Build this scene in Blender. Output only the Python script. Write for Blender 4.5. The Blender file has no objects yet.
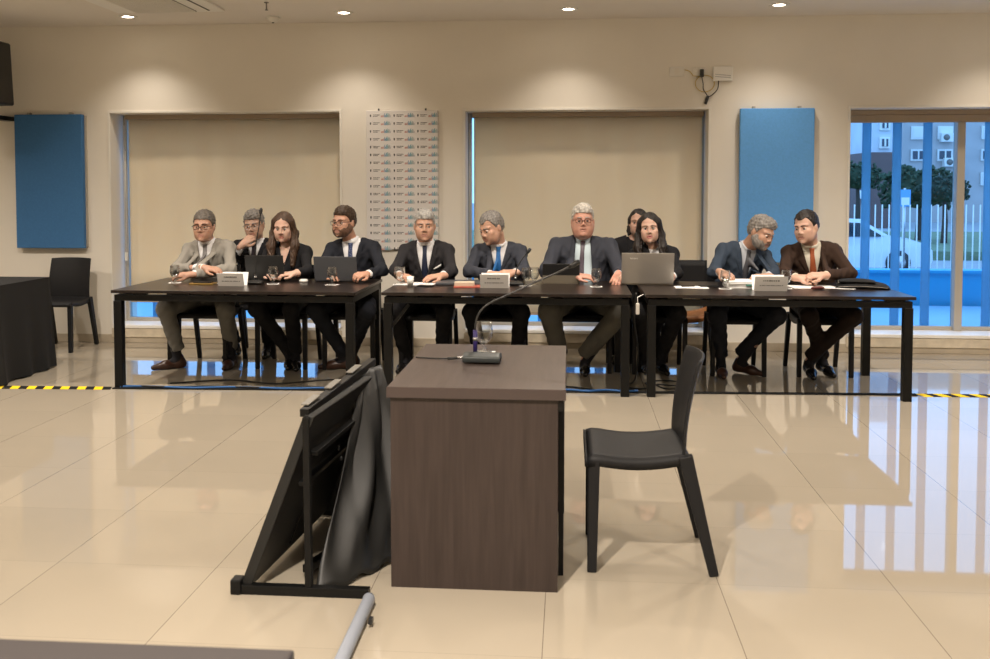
import bpy, bmesh, math, random
import numpy as np
from math import sin, cos, pi, radians, tan, atan
from mathutils import Vector, Matrix
random.seed(7); np.random.seed(7)
sc = bpy.context.scene
COL = sc.collection

# ------------------------------------------------------------------ camera
FPX = 950.0
cam_d = bpy.data.cameras.new('camera'); cam = bpy.data.objects.new('camera', cam_d); COL.objects.link(cam)
cam_d.sensor_fit = 'HORIZONTAL'; cam_d.sensor_width = 36.0; cam_d.lens = FPX/990*36
cam.location = (0, 0, 1.48)
cam.rotation_euler = (radians(90-2.5), 0, atan(79/FPX))
cam_d.shift_x = (495-490)/990
cam_d.shift_y = -(329.5-(188+FPX*tan(radians(2.5))))/990
cam_d.clip_start = 0.05; cam_d.clip_end = 300
cam_d.dof.use_dof = True; cam_d.dof.focus_distance = 7.2; cam_d.dof.aperture_fstop = 7.0
sc.camera = cam
# ------------------------------------------------------------------ view / world
sc.view_settings.view_transform = 'Standard'; sc.view_settings.look = 'None'
sc.view_settings.gamma = 1; sc.view_settings.use_curve_mapping = False
sc.view_settings.exposure = 0.78
sc.cycles.use_denoising = True
sc.cycles.max_bounces = 8; sc.cycles.transparent_max_bounces = 16
sc.cycles.caustics_reflective = False; sc.cycles.caustics_refractive = False
sc.cycles.sample_clamp_indirect = 4.0
SKY = (0.52, 0.76, 1.0); SKY_S = 1.45
w = bpy.data.worlds.new('sky'); sc.world = w; w.use_nodes = True
bg = w.node_tree.nodes['Background']; bg.inputs[0].default_value = (*SKY, 1); bg.inputs[1].default_value = SKY_S
LAMP_COL = (1.0, 0.885, 0.76)
WASH_W, ROOM_W, NEAR_W, KEY_W = 27.0, 148.0, 165.0, 470.0
WASH = [(-6.9, 8.28), (-3.94, 8.28), (-1.97, 8.25), (-0.01, 8.24), (1.75, 8.2), (3.7, 8.2), (5.6, 8.2)]
ROOM = [(-3.94, 6.1), (-1.97, 6.1), (0.0, 6.1), (1.95, 6.1), (3.9, 6.1), (-5.9, 6.1),
        (-4.6, 3.6), (4.2, 3.6),
        (-0.7, 1.5), (-3.4, 1.2), (1.9, 1.2), (0.4, -1.2), (-2.6, -1.2), (3.4, -1.2)]

# ------------------------------------------------------------------ materials
def mat(name, col, rough=0.6, metal=0.0, spec=0.5, noise=0.0, nscale=30, bump=0.0, bscale=200, trans=0.0, alpha=1.0,
        emit=None, es=1.0, stretch=None, coat=0.0, sheen=0.0, ior=1.45):
    m = bpy.data.materials.new(name); m.use_nodes = True
    nt = m.node_tree; b = nt.nodes['Principled BSDF']
    b.inputs['Base Color'].default_value = (*col, 1); b.inputs['Roughness'].default_value = rough
    b.inputs['Metallic'].default_value = metal; b.inputs['Specular IOR Level'].default_value = spec
    b.inputs['Transmission Weight'].default_value = trans; b.inputs['Alpha'].default_value = alpha
    b.inputs['Coat Weight'].default_value = coat; b.inputs['IOR'].default_value = ior
    b.inputs['Sheen Weight'].default_value = sheen
    if emit: b.inputs['Emission Color'].default_value = (*emit, 1); b.inputs['Emission Strength'].default_value = es
    if noise or bump:
        tc = nt.nodes.new('ShaderNodeTexCoord'); mp = nt.nodes.new('ShaderNodeMapping')
        nt.links.new(tc.outputs['Object'], mp.inputs[0])
        if stretch: mp.inputs['Scale'].default_value = stretch
    if noise:
        n = nt.nodes.new('ShaderNodeTexNoise'); n.inputs['Scale'].default_value = nscale; n.inputs['Detail'].default_value = 4
        nt.links.new(mp.outputs[0], n.inputs['Vector'])
        r = nt.nodes.new('ShaderNodeMapRange'); r.inputs[3].default_value = 1-noise; r.inputs[4].default_value = 1+noise
        r.inputs[1].default_value = 0.3; r.inputs[2].default_value = 0.7
        nt.links.new(n.outputs[0], r.inputs[0])
        mx = nt.nodes.new('ShaderNodeVectorMath'); mx.operation = 'SCALE'; mx.inputs[0].default_value = col
        nt.links.new(r.outputs[0], mx.inputs['Scale']); nt.links.new(mx.outputs[0], b.inputs['Base Color'])
    if bump:
        n = nt.nodes.new('ShaderNodeTexNoise'); n.inputs['Scale'].default_value = bscale; n.inputs['Detail'].default_value = 2
        nt.links.new(mp.outputs[0], n.inputs['Vector'])
        bp = nt.nodes.new('ShaderNodeBump'); bp.inputs['Strength'].default_value = bump; bp.inputs['Distance'].default_value = 0.004
        nt.links.new(n.outputs[0], bp.inputs['Height']); nt.links.new(bp.outputs[0], b.inputs['Normal'])
    return m

def brick_floor():
    m = mat('polished_porcelain', (0.62, 0.55, 0.45), rough=0.06, spec=0.5, ior=1.58)
    nt = m.node_tree; b = nt.nodes['Principled BSDF']
    g = nt.nodes.new('ShaderNodeNewGeometry'); sp = nt.nodes.new('ShaderNodeSeparateXYZ'); nt.links.new(g.outputs['Position'], sp.inputs[0])
    def M(op, a, v=None):
        n = nt.nodes.new('ShaderNodeMath'); n.operation = op
        for i, q in enumerate((a, v)):
            if q is None: continue
            if isinstance(q, (int, float)): n.inputs[i].default_value = q
            else: nt.links.new(q, n.inputs[i])
        return n.outputs[0]
    def line(o, off, per, wd):
        f = M('FRACT', M('DIVIDE', M('SUBTRACT', o, off), per))
        d = M('MINIMUM', f, M('SUBTRACT', 1.0, f))
        return M('LESS_THAN', d, wd/per/2), M('FLOOR', M('DIVIDE', M('SUBTRACT', o, off), per))
    lx, ix = line(sp.outputs['X'], -0.08-0.643*20, 0.643, 0.0022)
    ly, iy = line(sp.outputs['Y'], 2.94-0.607*20, 0.607, 0.0025)
    L = M('MAXIMUM', lx, M('MULTIPLY', ly, 0.28))
    cb = nt.nodes.new('ShaderNodeCombineXYZ'); nt.links.new(ix, cb.inputs[0]); nt.links.new(iy, cb.inputs[1])
    wn = nt.nodes.new('ShaderNodeTexWhiteNoise'); nt.links.new(cb.outputs[0], wn.inputs['Vector'])
    no = nt.nodes.new('ShaderNodeTexNoise'); no.inputs['Scale'].default_value = 2.2; no.inputs['Detail'].default_value = 5
    nt.links.new(g.outputs['Position'], no.inputs['Vector'])
    k = M('ADD', M('MULTIPLY', wn.outputs['Value'], 0.05), M('MULTIPLY', no.outputs[0], 0.10)); k = M('ADD', k, 0.92)
    vm = nt.nodes.new('ShaderNodeVectorMath'); vm.operation = 'SCALE'; vm.inputs[0].default_value = (0.345, 0.303, 0.238); nt.links.new(k, vm.inputs['Scale'])
    mx = nt.nodes.new('ShaderNodeMix'); mx.data_type = 'RGBA'; nt.links.new(L, mx.inputs['Factor'])
    nt.links.new(vm.outputs[0], mx.inputs[6]); mx.inputs[7].default_value = (0.10, 0.08, 0.06, 1)
    nt.links.new(mx.outputs[2], b.inputs['Base Color'])
    nr = nt.nodes.new('ShaderNodeTexNoise'); nr.inputs['Scale'].default_value = 1.3; nt.links.new(g.outputs['Position'], nr.inputs['Vector'])
    nt.links.new(M('ADD', M('MULTIPLY', nr.outputs[0], 0.03), 0.015), b.inputs['Roughness'])
    return m

def wood(name, col, dark, scale=(1, 1, 12), rough=0.35):
    m = mat(name, col, rough=rough)
    nt = m.node_tree; b = nt.nodes['Principled BSDF']
    tc = nt.nodes.new('ShaderNodeTexCoord'); mp = nt.nodes.new('ShaderNodeMapping'); mp.inputs['Scale'].default_value = scale
    nt.links.new(tc.outputs['Object'], mp.inputs[0])
    n = nt.nodes.new('ShaderNodeTexNoise'); n.inputs['Scale'].default_value = 6; n.inputs['Detail'].default_value = 6; n.inputs['Distortion'].default_value = 0.4
    nt.links.new(mp.outputs[0], n.inputs['Vector'])
    cr = nt.nodes.new('ShaderNodeValToRGB'); cr.color_ramp.elements[0].position = 0.3; cr.color_ramp.elements[1].position = 0.7
    cr.color_ramp.elements[0].color = (*dark, 1); cr.color_ramp.elements[1].color = (*col, 1)
    nt.links.new(n.outputs[0], cr.inputs[0]); nt.links.new(cr.outputs[0], b.inputs['Base Color'])
    return m

def thin_glass(name, tint=(1, 1, 1), refl=0.08):
    m = bpy.data.materials.new(name); m.use_nodes = True; nt = m.node_tree; nt.nodes.clear()
    o = nt.nodes.new('ShaderNodeOutputMaterial'); t = nt.nodes.new('ShaderNodeBsdfTransparent'); t.inputs[0].default_value = (*tint, 1)
    g = nt.nodes.new('ShaderNodeBsdfGlossy'); g.inputs['Roughness'].default_value = 0.02
    lw = nt.nodes.new('ShaderNodeLayerWeight'); lw.inputs[0].default_value = refl*2
    mx = nt.nodes.new('ShaderNodeMixShader'); nt.links.new(lw.outputs['Facing'], mx.inputs[0])
    nt.links.new(t.outputs[0], mx.inputs[1]); nt.links.new(g.outputs[0], mx.inputs[2]); nt.links.new(mx.outputs[0], o.inputs[0])
    return m

def translucent(name, col, amount=0.5, transp=0.0, tcol=(1, 1, 1), bandx=0.0):
    m = bpy.data.materials.new(name); m.use_nodes = True; nt = m.node_tree; nt.nodes.clear()
    o = nt.nodes.new('ShaderNodeOutputMaterial'); d = nt.nodes.new('ShaderNodeBsdfDiffuse'); d.inputs[0].default_value = (*col, 1)
    t = nt.nodes.new('ShaderNodeBsdfTranslucent'); t.inputs[0].default_value = (*col, 1)
    mx = nt.nodes.new('ShaderNodeMixShader'); mx.inputs[0].default_value = amount
    nt.links.new(d.outputs[0], mx.inputs[1]); nt.links.new(t.outputs[0], mx.inputs[2]); last = mx
    if transp:
        tr = nt.nodes.new('ShaderNodeBsdfTransparent'); tr.inputs[0].default_value = (*tcol, 1)
        m2 = nt.nodes.new('ShaderNodeMixShader'); m2.inputs[0].default_value = transp
        nt.links.new(mx.outputs[0], m2.inputs[1]); nt.links.new(tr.outputs[0], m2.inputs[2]); last = m2
    nt.links.new(last.outputs[0], o.inputs[0])
    return m

M = {}
M['wall'] = mat('wall_paint', (0.80, 0.755, 0.67), 0.75, noise=0.015, nscale=3, bump=0.05, bscale=60)
M['ceiling'] = mat('ceiling_paint', (0.80, 0.75, 0.68), 0.85)
M['white'] = mat('white_paint', (0.85, 0.83, 0.78), 0.45)
M['trim'] = mat('trim_paint', (0.80, 0.77, 0.70), 0.5)
M['base'] = mat('baseboard_tile', (0.50, 0.43, 0.33), 0.3, noise=0.08, nscale=9)
M['marble'] = mat('beige_marble', (0.66, 0.58, 0.45), 0.25, noise=0.10, nscale=14)
M['floor'] = brick_floor()
M['black'] = mat('black_metal', (0.004, 0.004, 0.004), 0.4, spec=.3)
M['blackp'] = mat('black_plastic', (0.022, 0.022, 0.022), 0.38, bump=0.05, bscale=400)
M['chair'] = mat('charcoal_plastic', (0.010, 0.010, 0.011), 0.55, spec=.3, bump=0.08, bscale=500)
M['wenge'] = wood('wenge_veneer', (0.019, 0.012, 0.010), (0.011, 0.007, 0.006), (1, 10, 10), 0.28)
M['deskside'] = wood('brown_laminate', (0.042, 0.029, 0.025), (0.028, 0.019, 0.016), (9, 9, 0.6), 0.45)
M['desktop'] = wood('brown_laminate_top', (0.090, 0.069, 0.061), (0.066, 0.050, 0.044), (9, 0.8, 9), 0.35)
M['deskedge'] = mat('brown_edging', (0.055, 0.040, 0.036), 0.4)
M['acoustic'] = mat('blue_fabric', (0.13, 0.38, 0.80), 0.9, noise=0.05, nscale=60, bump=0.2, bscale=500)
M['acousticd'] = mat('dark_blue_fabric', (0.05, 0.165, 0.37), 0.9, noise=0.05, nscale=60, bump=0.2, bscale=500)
M['board'] = mat('board_white', (0.74, 0.71, 0.68), 0.5)
M['shade'] = translucent('beige_shade_cloth', (0.98, 0.84, 0.62), 0.32)
M['shadebox'] = mat('beige_shade_box', (0.36, 0.28, 0.20), 0.55)
M['alu'] = mat('champagne_aluminium', (0.46, 0.42, 0.36), 0.5, metal=0.0)
M['glass'] = thin_glass('window_glass', (0.66, 0.82, 1.0), 0.05)
M['strip'] = translucent('blue_vinyl', (0.46, 0.68, 0.76), 0.55, 0.30, (0.50, 0.72, 0.92))
M['silver'] = mat('silver_laptop', (0.42, 0.39, 0.35), 0.35, metal=0.6)
M['steel'] = mat('steel', (0.55, 0.55, 0.55), 0.25, metal=1.0)
M['greylap'] = mat('dark_grey_lid', (0.075, 0.078, 0.086), 0.4)
M['paper'] = mat('paper', (0.88, 0.87, 0.85), 0.7)
M['ink'] = mat('ink', (0.08, 0.08, 0.08), 0.7)
M['inklight'] = mat('ink_grey', (0.25, 0.25, 0.25), 0.7)
M['water'] = thin_glass('glassware', (0.97, 0.98, 0.98), 0.16)
M['cupw'] = mat('cup_plastic', (0.80, 0.80, 0.76), 0.4)
M['red'] = mat('red_folder', (0.42, 0.10, 0.07), 0.5)
M['tan'] = mat('tan_leather', (0.40, 0.15, 0.045), 0.4, noise=0.15, nscale=12)
M['cloth'] = mat('black_cloth', (0.006, 0.006, 0.0065), 0.85, bump=0.2, bscale=300)
M['vinyl'] = mat('black_vinyl', (0.010, 0.010, 0.0095), 0.5, bump=0.2, bscale=9)
M['yellow'] = mat('yellow_tape', (0.80, 0.55, 0.02), 0.9, spec=.1)
M['blackt'] = mat('black_tape', (0.015, 0.015, 0.015), 0.9, spec=.1)
M['cableb'] = mat('blue_cable', (0.02, 0.10, 0.30), 0.5)
M['cable'] = mat('black_cable', (0.015, 0.015, 0.015), 0.5)
M['cabley'] = mat('yellow_cable', (0.62, 0.45, 0.10), 0.5)
M['greytube'] = mat('grey_tube', (0.22, 0.24, 0.28), 0.45)
M['lens'] = mat('lamp_glow', (1, 1, 1), 0.5, emit=(1.0, 0.85, 0.66), es=14)
M['greyfloorbase'] = mat('mic_base_grey', (0.045, 0.052, 0.052), 0.45)
M['violet'] = mat('violet_sleeve', (0.03, 0.02, 0.12), 0.4)
M['inkm'] = mat('gooseneck_grey', (0.07, 0.07, 0.07), 0.35, metal=.6)
M['gold'] = mat('gold_trim', (0.35, 0.22, 0.06), 0.35, metal=0.6)
M['leath'] = mat('brown_shoe', (0.050, 0.022, 0.014), 0.3)
M['leathb'] = mat('black_shoe', (0.012, 0.011, 0.011), 0.22)
M['sole'] = mat('shoe_sole', (0.02, 0.016, 0.013), 0.6)
M['sock'] = mat('dark_sock', (0.012, 0.012, 0.016), 0.9)
M['frameb'] = mat('spectacle_frame', (0.012, 0.010, 0.010), 0.25)
M['eyew'] = mat('eye_white', (0.62, 0.58, 0.54), 0.25)
M['iris'] = mat('iris', (0.03, 0.018, 0.012), 0.2)
M['grille'] = mat('grille', (0.20, 0.18, 0.16), 0.6)

# ------------------------------------------------------------------ helpers
def link(o, parent=None):
    COL.objects.link(o)
    if parent is not None: o.parent = parent
    return o
def tag(o, label=None, cat=None, group=None, kind=None):
    if label: o['label'] = label
    if cat: o['category'] = cat
    if group: o['group'] = group
    if kind: o['kind'] = kind
    return o
def thing(name, label, cat, loc=(0, 0, 0), rz=0.0, group=None):
    o = bpy.data.objects.new(name, None); o.empty_display_size = 0.1
    o.location = loc; o.rotation_euler = (0, 0, rz)
    link(o); return tag(o, label, cat, group)
def np_mesh(name, V, Fq, mats, parent=None, loc=None, smooth=True, midx=None):
    me = bpy.data.meshes.new(name)
    V = np.asarray(V, dtype=np.float32); Fq = np.asarray(Fq, dtype=np.int32)
    n = Fq.shape[1]
    me.vertices.add(len(V)); me.vertices.foreach_set('co', V.ravel())
    me.loops.add(Fq.size); me.loops.foreach_set('vertex_index', Fq.ravel())
    me.polygons.add(len(Fq)); me.polygons.foreach_set('loop_start', np.arange(0, Fq.size, n, dtype=np.int32))
    me.polygons.foreach_set('loop_total', np.full(len(Fq), n, dtype=np.int32))
    if not isinstance(mats, (list, tuple)): mats = [mats]
    for m in mats: me.materials.append(m)
    if midx is not None: me.polygons.foreach_set('material_index', np.asarray(midx, dtype=np.int32))
    me.polygons.foreach_set('use_smooth', np.full(len(Fq), smooth, dtype=bool))
    me.update(calc_edges=True); me.validate()
    o = bpy.data.objects.new(name, me); link(o, parent)
    if loc is not None: o.location = loc
    return o

class MB:
    """collects shapes and links them as ONE mesh object"""
    def __init__(s): s.v = []; s.f = []; s.m = []; s.sm = []
    def add(s, vs, fs, mi=0, sm=False, T=None):
        b = len(s.v)
        if T is not None: vs = [T @ Vector(p) for p in vs]
        s.v += [tuple(p) for p in vs]
        for f in fs: s.f.append([b+i for i in f]); s.m.append(mi); s.sm.append(sm)
        return s
    def box(s, x0, x1, y0, y1, z0, z1, mi=0, T=None):
        vs = [(x, y, z) for z in (z0, z1) for y in (y0, y1) for x in (x0, x1)]
        return s.add(vs, [(0, 2, 3, 1), (4, 5, 7, 6), (0, 1, 5, 4), (2, 6, 7, 3), (0, 4, 6, 2), (1, 3, 7, 5)], mi, False, T)
    def quad(s, a, b, c, d, mi=0): return s.add([a, b, c, d], [(0, 1, 2, 3)], mi)
    def beam(s, p0, p1, w0, d0, w1=None, d1=None, side=(1, 0, 0), mi=0):
        w1 = w1 or w0; d1 = d1 or d0
        p0, p1 = Vector(p0), Vector(p1); a = (p1-p0).normalized(); sx = Vector(side); sx = (sx-a*sx.dot(a)).normalized(); sy = a.cross(sx)
        vs = []
        for p, w_, d_ in ((p0, w0, d0), (p1, w1, d1)):
            vs += [p+sx*i*w_/2+sy*j*d_/2 for i, j in ((-1, -1), (1, -1), (1, 1), (-1, 1))]
        return s.add(vs, [(3, 2, 1, 0), (4, 5, 6, 7), (0, 1, 5, 4), (1, 2, 6, 5), (2, 3, 7, 6), (3, 0, 4, 7)], mi)
    def tube(s, pts, r, n=8, mi=0, closed=False, cap=True):
        pts = [Vector(p) for p in pts]; N = len(pts)
        rs = r if isinstance(r, (list, tuple)) else [r]*N
        b = len(s.v); up = None
        for i, p in enumerate(pts):
            t = (pts[(i+1) % N]-pts[i-1]) if (closed or 0 < i < N-1) else ((pts[1]-pts[0]) if i == 0 else (pts[-1]-pts[-2]))
            t.normalize()
            if up is None: up = Vector((0, 0, 1)) if abs(t.z) < 0.9 else Vector((1, 0, 0))
            u = (up-t*up.dot(t)).normalized(); v = t.cross(u); up = u
            for k in range(n):
                a = 2*pi*k/n; s.v.append(tuple(p+(u*cos(a)+v*sin(a))*rs[i]))
        for i in range(N if closed else N-1):
            for k in range(n):
                j = (i+1) % N
                s.f.append([b+i*n+k, b+i*n+(k+1) % n, b+j*n+(k+1) % n, b+j*n+k]); s.m.append(mi); s.sm.append(True)
        if cap and not closed:
            s.f.append([b+k for k in range(n)][::-1]); s.m.append(mi); s.sm.append(False)
            s.f.append([b+(N-1)*n+k for k in range(n)]); s.m.append(mi); s.sm.append(False)
        return s
    def lathe(s, prof, c=(0, 0, 0), n=20, mi=0, sm=True, T=None):
        vs = []; fs = []
        for r, z in prof:
            for k in range(n): a = 2*pi*k/n; vs.append((c[0]+r*cos(a), c[1]+r*sin(a), c[2]+z))
        for i in range(len(prof)-1):
            for k in range(n): fs.append((i*n+k, i*n+(k+1) % n, (i+1)*n+(k+1) % n, (i+1)*n+k))
        if prof[0][0] > 1e-5: fs.append(tuple(range(n))[::-1])
        if prof[-1][0] > 1e-5: fs.append(tuple((len(prof)-1)*n+k for k in range(n)))
        return s.add(vs, fs, mi, sm, T)
    def ell(s, c, r, n=12, mi=0, T=None):
        m_ = n//2; prof = [(max(1e-6, sin(pi*i/m_)), -cos(pi*i/m_)) for i in range(m_+1)]
        vs = []; fs = []
        for q, z in prof:
            for k in range(n): a = 2*pi*k/n; vs.append((c[0]+r[0]*q*cos(a), c[1]+r[1]*q*sin(a), c[2]+r[2]*z))
        for i in range(m_):
            for k in range(n): fs.append((i*n+k, i*n+(k+1) % n, (i+1)*n+(k+1) % n, (i+1)*n+k))
        return s.add(vs, fs, mi, True, T)
    def slab(s, fn, nu, nv, t, mi=0, sm=True):
        """closed thick sheet; fn(u,v)->point, thickness t along the normal"""
        P = [[Vector(fn(i/nu, j/nv)) for j in range(nv+1)] for i in range(nu+1)]
        def nrm(i, j):
            a = P[min(i+1, nu)][j]-P[max(i-1, 0)][j]; b_ = P[i][min(j+1, nv)]-P[i][max(j-1, 0)]
            c = a.cross(b_); return c.normalized() if c.length > 1e-9 else Vector((0, 0, 1))
        vs = [P[i][j] for i in range(nu+1) for j in range(nv+1)] + [P[i][j]-nrm(i, j)*t for i in range(nu+1) for j in range(nv+1)]
        n1 = (nu+1)*(nv+1); I = lambda i, j: i*(nv+1)+j; fs = []
        for i in range(nu):
            for j in range(nv):
                fs.append((I(i, j), I(i+1, j), I(i+1, j+1), I(i, j+1))); fs.append((n1+I(i, j), n1+I(i, j+1), n1+I(i+1, j+1), n1+I(i+1, j)))
        for i in range(nu):
            fs.append((I(i, 0), n1+I(i, 0), n1+I(i+1, 0), I(i+1, 0))); fs.append((I(i, nv), I(i+1, nv), n1+I(i+1, nv), n1+I(i, nv)))
        for j in range(nv):
            fs.append((I(0, j), I(0, j+1), n1+I(0, j+1), n1+I(0, j))); fs.append((I(nu, j), n1+I(nu, j), n1+I(nu, j+1), I(nu, j+1)))
        return s.add(vs, fs, mi, sm)
    def build(s, name, mats, parent=None, loc=None, bev=0.0, seg=2):
        me = bpy.data.meshes.new(name); me.from_pydata(s.v, [], s.f)
        if not isinstance(mats, (list, tuple)): mats = [mats]
        for m in mats: me.materials.append(m)
        me.polygons.foreach_set('material_index', s.m); me.polygons.foreach_set('use_smooth', s.sm); me.update()
        o = bpy.data.objects.new(name, me); link(o, parent)
        if loc is not None: o.location = loc
        if bev:
            b = o.modifiers.new('bevel', 'BEVEL'); b.width = bev; b.segments = seg; b.limit_method = 'ANGLE'; b.angle_limit = radians(40)
        return o
def dup(root, loc=None, rz=None, label=None, group=None):
    r = root.copy(); COL.objects.link(r)
    if loc is not None: r.location = loc
    if rz is not None: r.rotation_euler = (0, 0, rz)
    if label: r['label'] = label
    if group: r['group'] = group
    for ch in list(root.children):
        c = ch.copy(); COL.objects.link(c); c.parent = r
        for g in ch.children:
            d = g.copy(); COL.objects.link(d); d.parent = c
    return r
def bez(p0, p1, p2, p3, n=14):
    p0, p1, p2, p3 = map(Vector, (p0, p1, p2, p3))
    return [p0*(1-t)**3+p1*3*t*(1-t)**2+p2*3*t*t*(1-t)+p3*t**3 for t in [i/n for i in range(n+1)]]
def crom(P, n=8):
    P = [Vector(p) for p in P]; Q = [P[0]]+P+[P[-1]]; out = []
    for i in range(1, len(Q)-2):
        a, b, c, d = Q[i-1:i+3]
        for k in range(n):
            t = k/n; out.append(0.5*((2*b)+(c-a)*t+(2*a-5*b+4*c-d)*t*t+(3*b-a-3*c+d)*t**3))
    return out+[P[-1]]

# ------------------------------------------------------------------ room shell
YW = 8.75; ZC = 3.015; YG = 9.05; X0, X1, Y0 = -8.0, 7.0, -3.6
WIN = [(-4.357, -2.135), (-0.96, 1.252), (2.50, 6.35)]; ZS, ZT = 0.17, 2.19
tag(MB().box(X0, X1, Y0, YW+0.5, -0.12, 0).build('floor', M['floor']), kind='structure')
tag(MB().box(X0-.2, X1+.2, Y0-.2, YW+0.5, ZC, ZC+0.15).build('ceiling', M['ceiling']), kind='structure')
wb = MB(); xs = [X0]+[q for p in WIN for q in p]+[X1]
for i in range(0, len(xs), 2): wb.box(xs[i], xs[i+1], YW, YW+0.5, 0, ZC)
for a, b in WIN: wb.box(a, b, YW, YW+0.5, 0, ZS-0.03); wb.box(a, b, YW, YW+0.5, ZT, ZC)
tag(wb.build('wall_back', M['wall']), kind='structure')
tag(MB().box(X0-.2, X0, Y0-.2, YW+.5, 0, ZC).build('wall_left', M['wall']), kind='structure')
tag(MB().box(X1, X1+.2, Y0-.2, YW+.5, 0, ZC).build('wall_right', M['wall']), kind='structure')
tag(MB().box(X0, X1, Y0-.2, Y0, 0, ZC).build('wall_front', M['wall']), kind='structure')
bb = MB()
for i in range(0, len(xs), 2): bb.box(xs[i], xs[i+1], YW-0.012, YW-.0005, 0.0005, 0.078)
for a, b in WIN: bb.box(a, b, YW-0.012, YW-.0005, 0.0005, 0.05)
tag(bb.build('baseboard_back', M['base'], bev=0.003), kind='structure')
for i, (a, b) in enumerate(WIN):
    tag(MB().box(a-0.01, b+0.01, YW-0.022, YW-.0005, 0.052, ZS-0.032).build('trim_%d' % (i+4), M['marble'], bev=0.004), kind='structure')
    t = MB(); tw = 0.022
    t.box(a-tw, a, YW-0.012, YW-.0005, ZS, ZT+tw); t.box(b, b+tw, YW-0.012, YW-.0005, ZS, ZT+tw); t.box(a, b, YW-0.012, YW-.0005, ZT, ZT+tw)
    tag(t.build('trim_%d' % (i+1), M['trim'], bev=0.003), kind='structure')
    wr = bpy.data.objects.new('window_%d' % (i+1), None); link(wr); wr.location = ((a+b)/2, YG, ZS); tag(wr, kind='structure')
    L = Vector(wr.location); c = (a+b)/2
    MB().box(a+.001-c, b-.001-c, YW-0.03-YG, YW+0.34-YG, -0.03, 0.0).build('window_sill', M['white'], wr, bev=0.004)
    H = ZT-ZS; f = MB(); hw = (b-a)/2
    f.box(-hw+.001, -hw+0.035, -.03, .03, .001, H-.001); f.box(hw-0.035, hw-.001, -.03, .03, .001, H-.001)
    f.box(-hw+.035, hw-.035, -.03, .03, .001, 0.035); f.box(-hw+.035, hw-.035, -.03, .03, H-0.045, H-.001)
    f.build('window_frame', M['alu'], wr, bev=0.003)
    mull = [] if i < 2 else [3.553-c, 5.1-c]
    for xm in mull: MB().box(xm-0.035, xm+0.035, -0.07, .03, 0.0, H-.04).build('mullion', M['alu'], wr, bev=0.004)
    MB().box(-hw+.03, hw-.03, -.004, .004, .03, H-.04).build('pane', M['glass'], wr)

# roller shades (two lowered, one rolled up)
def shade(a, b, zb, name_label, lower=True):
    y = YW+0.235
    t = thing('roller_shade', name_label, 'roller shade', ((a+b)/2, y, ZT), group='roller shades in the windows' if False else None)
    hw = (b-a)/2
    MB().box(-hw, hw, -0.05, 0.02, -0.045, -0.001).build('headbox', M['shadebox'], t, bev=0.006)
    if lower:
        n = 90
        def fn(u, v): return (-hw+0.01+2*(hw-0.01)*u, 0.004*sin(u*37)+0.003*sin(u*11+v*2), -0.04-v*(ZT-zb-0.04))
        MB().slab(fn, n, 6, 0.0012).build('shade_cloth', M['shade'], t)
        MB().box(-hw+.01, hw-.01, -0.012, 0.012, zb-ZT-0.025, zb-ZT).build('bottom_rail', M['shadebox'], t, bev=0.004)
        ch = MB(); ch.tube([(-hw-0.025, -.03, -0.1), (-hw-0.025, -.03, -1.35)], 0.003, 6); ch.tube([(-hw-0.012, -.03, -0.1), (-hw-0.012, -.03, -1.35)], 0.003, 6)
        ch.box(-hw-0.03, -hw-0.007, -.037, -.023, -1.42, -1.34)
        ch.build('pull_chain', M['white'], t)
    else:
        MB().box(-hw+.01, hw-.01, -0.05, 0.0, -0.115, -0.046).build('bottom_rail', M['shadebox'], t, bev=0.006)
shade(-4.30, -2.143, 0.385, 'lowered beige roller shade in the left window, behind the man in the grey suit')
shade(-0.91, 1.238, 0.30, 'lowered beige roller shade in the middle window, behind the man in the pale blue shirt')
shade(2.52, 6.33, 0, 'rolled up beige shade at the top of the uncovered right window', False)

# vertical blue strips hanging outside the panes
k = 0
strip = None
xsn = [2.47+0.273*i for i in range(-27, 8)]
NTH = ['first', 'second', 'third', 'fourth', 'fifth', 'sixth', 'seventh', 'eighth', 'ninth', 'tenth']; n3 = 0
for x in xsn:
    if not any(a-0.05 < x+0.04 < b+0.05 for a, b in WIN): continue
    x += 0.238-0.0
    if not any(a < x+0.04 < b for a, b in WIN): continue
    inw3 = x > 2.4
    if strip is None:
        strip = MB().slab(lambda u, v: (0.082*(u-0.5), 0.006*sin(u*pi), v*2.06), 4, 2, 0.002).build('vertical_strip', M['strip'])
        o = strip
    else: o = strip.copy(); COL.objects.link(o)
    o.location = (x+0.04, YG+0.04, ZS-0.02)
    if inw3:
        tag(o, '%s translucent blue vertical strip from the left outside the right window' % NTH[n3], 'vertical strip', 'blue strips outside the right window'); n3 += 1; continue
    side = 'right' if inw3 else ('middle' if x > -2 else 'left')
    tag(o, {'right': 'translucent blue vertical strip outside the uncovered right window', 'middle': 'vertical blue strip behind the middle window shade', 'left': 'vertical blue strip behind the left window shade'}[side], 'vertical strip', {'right': 'blue strips outside the right window', 'middle': 'blue strips behind the middle shade', 'left': 'blue strips behind the left shade'}[side])

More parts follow.
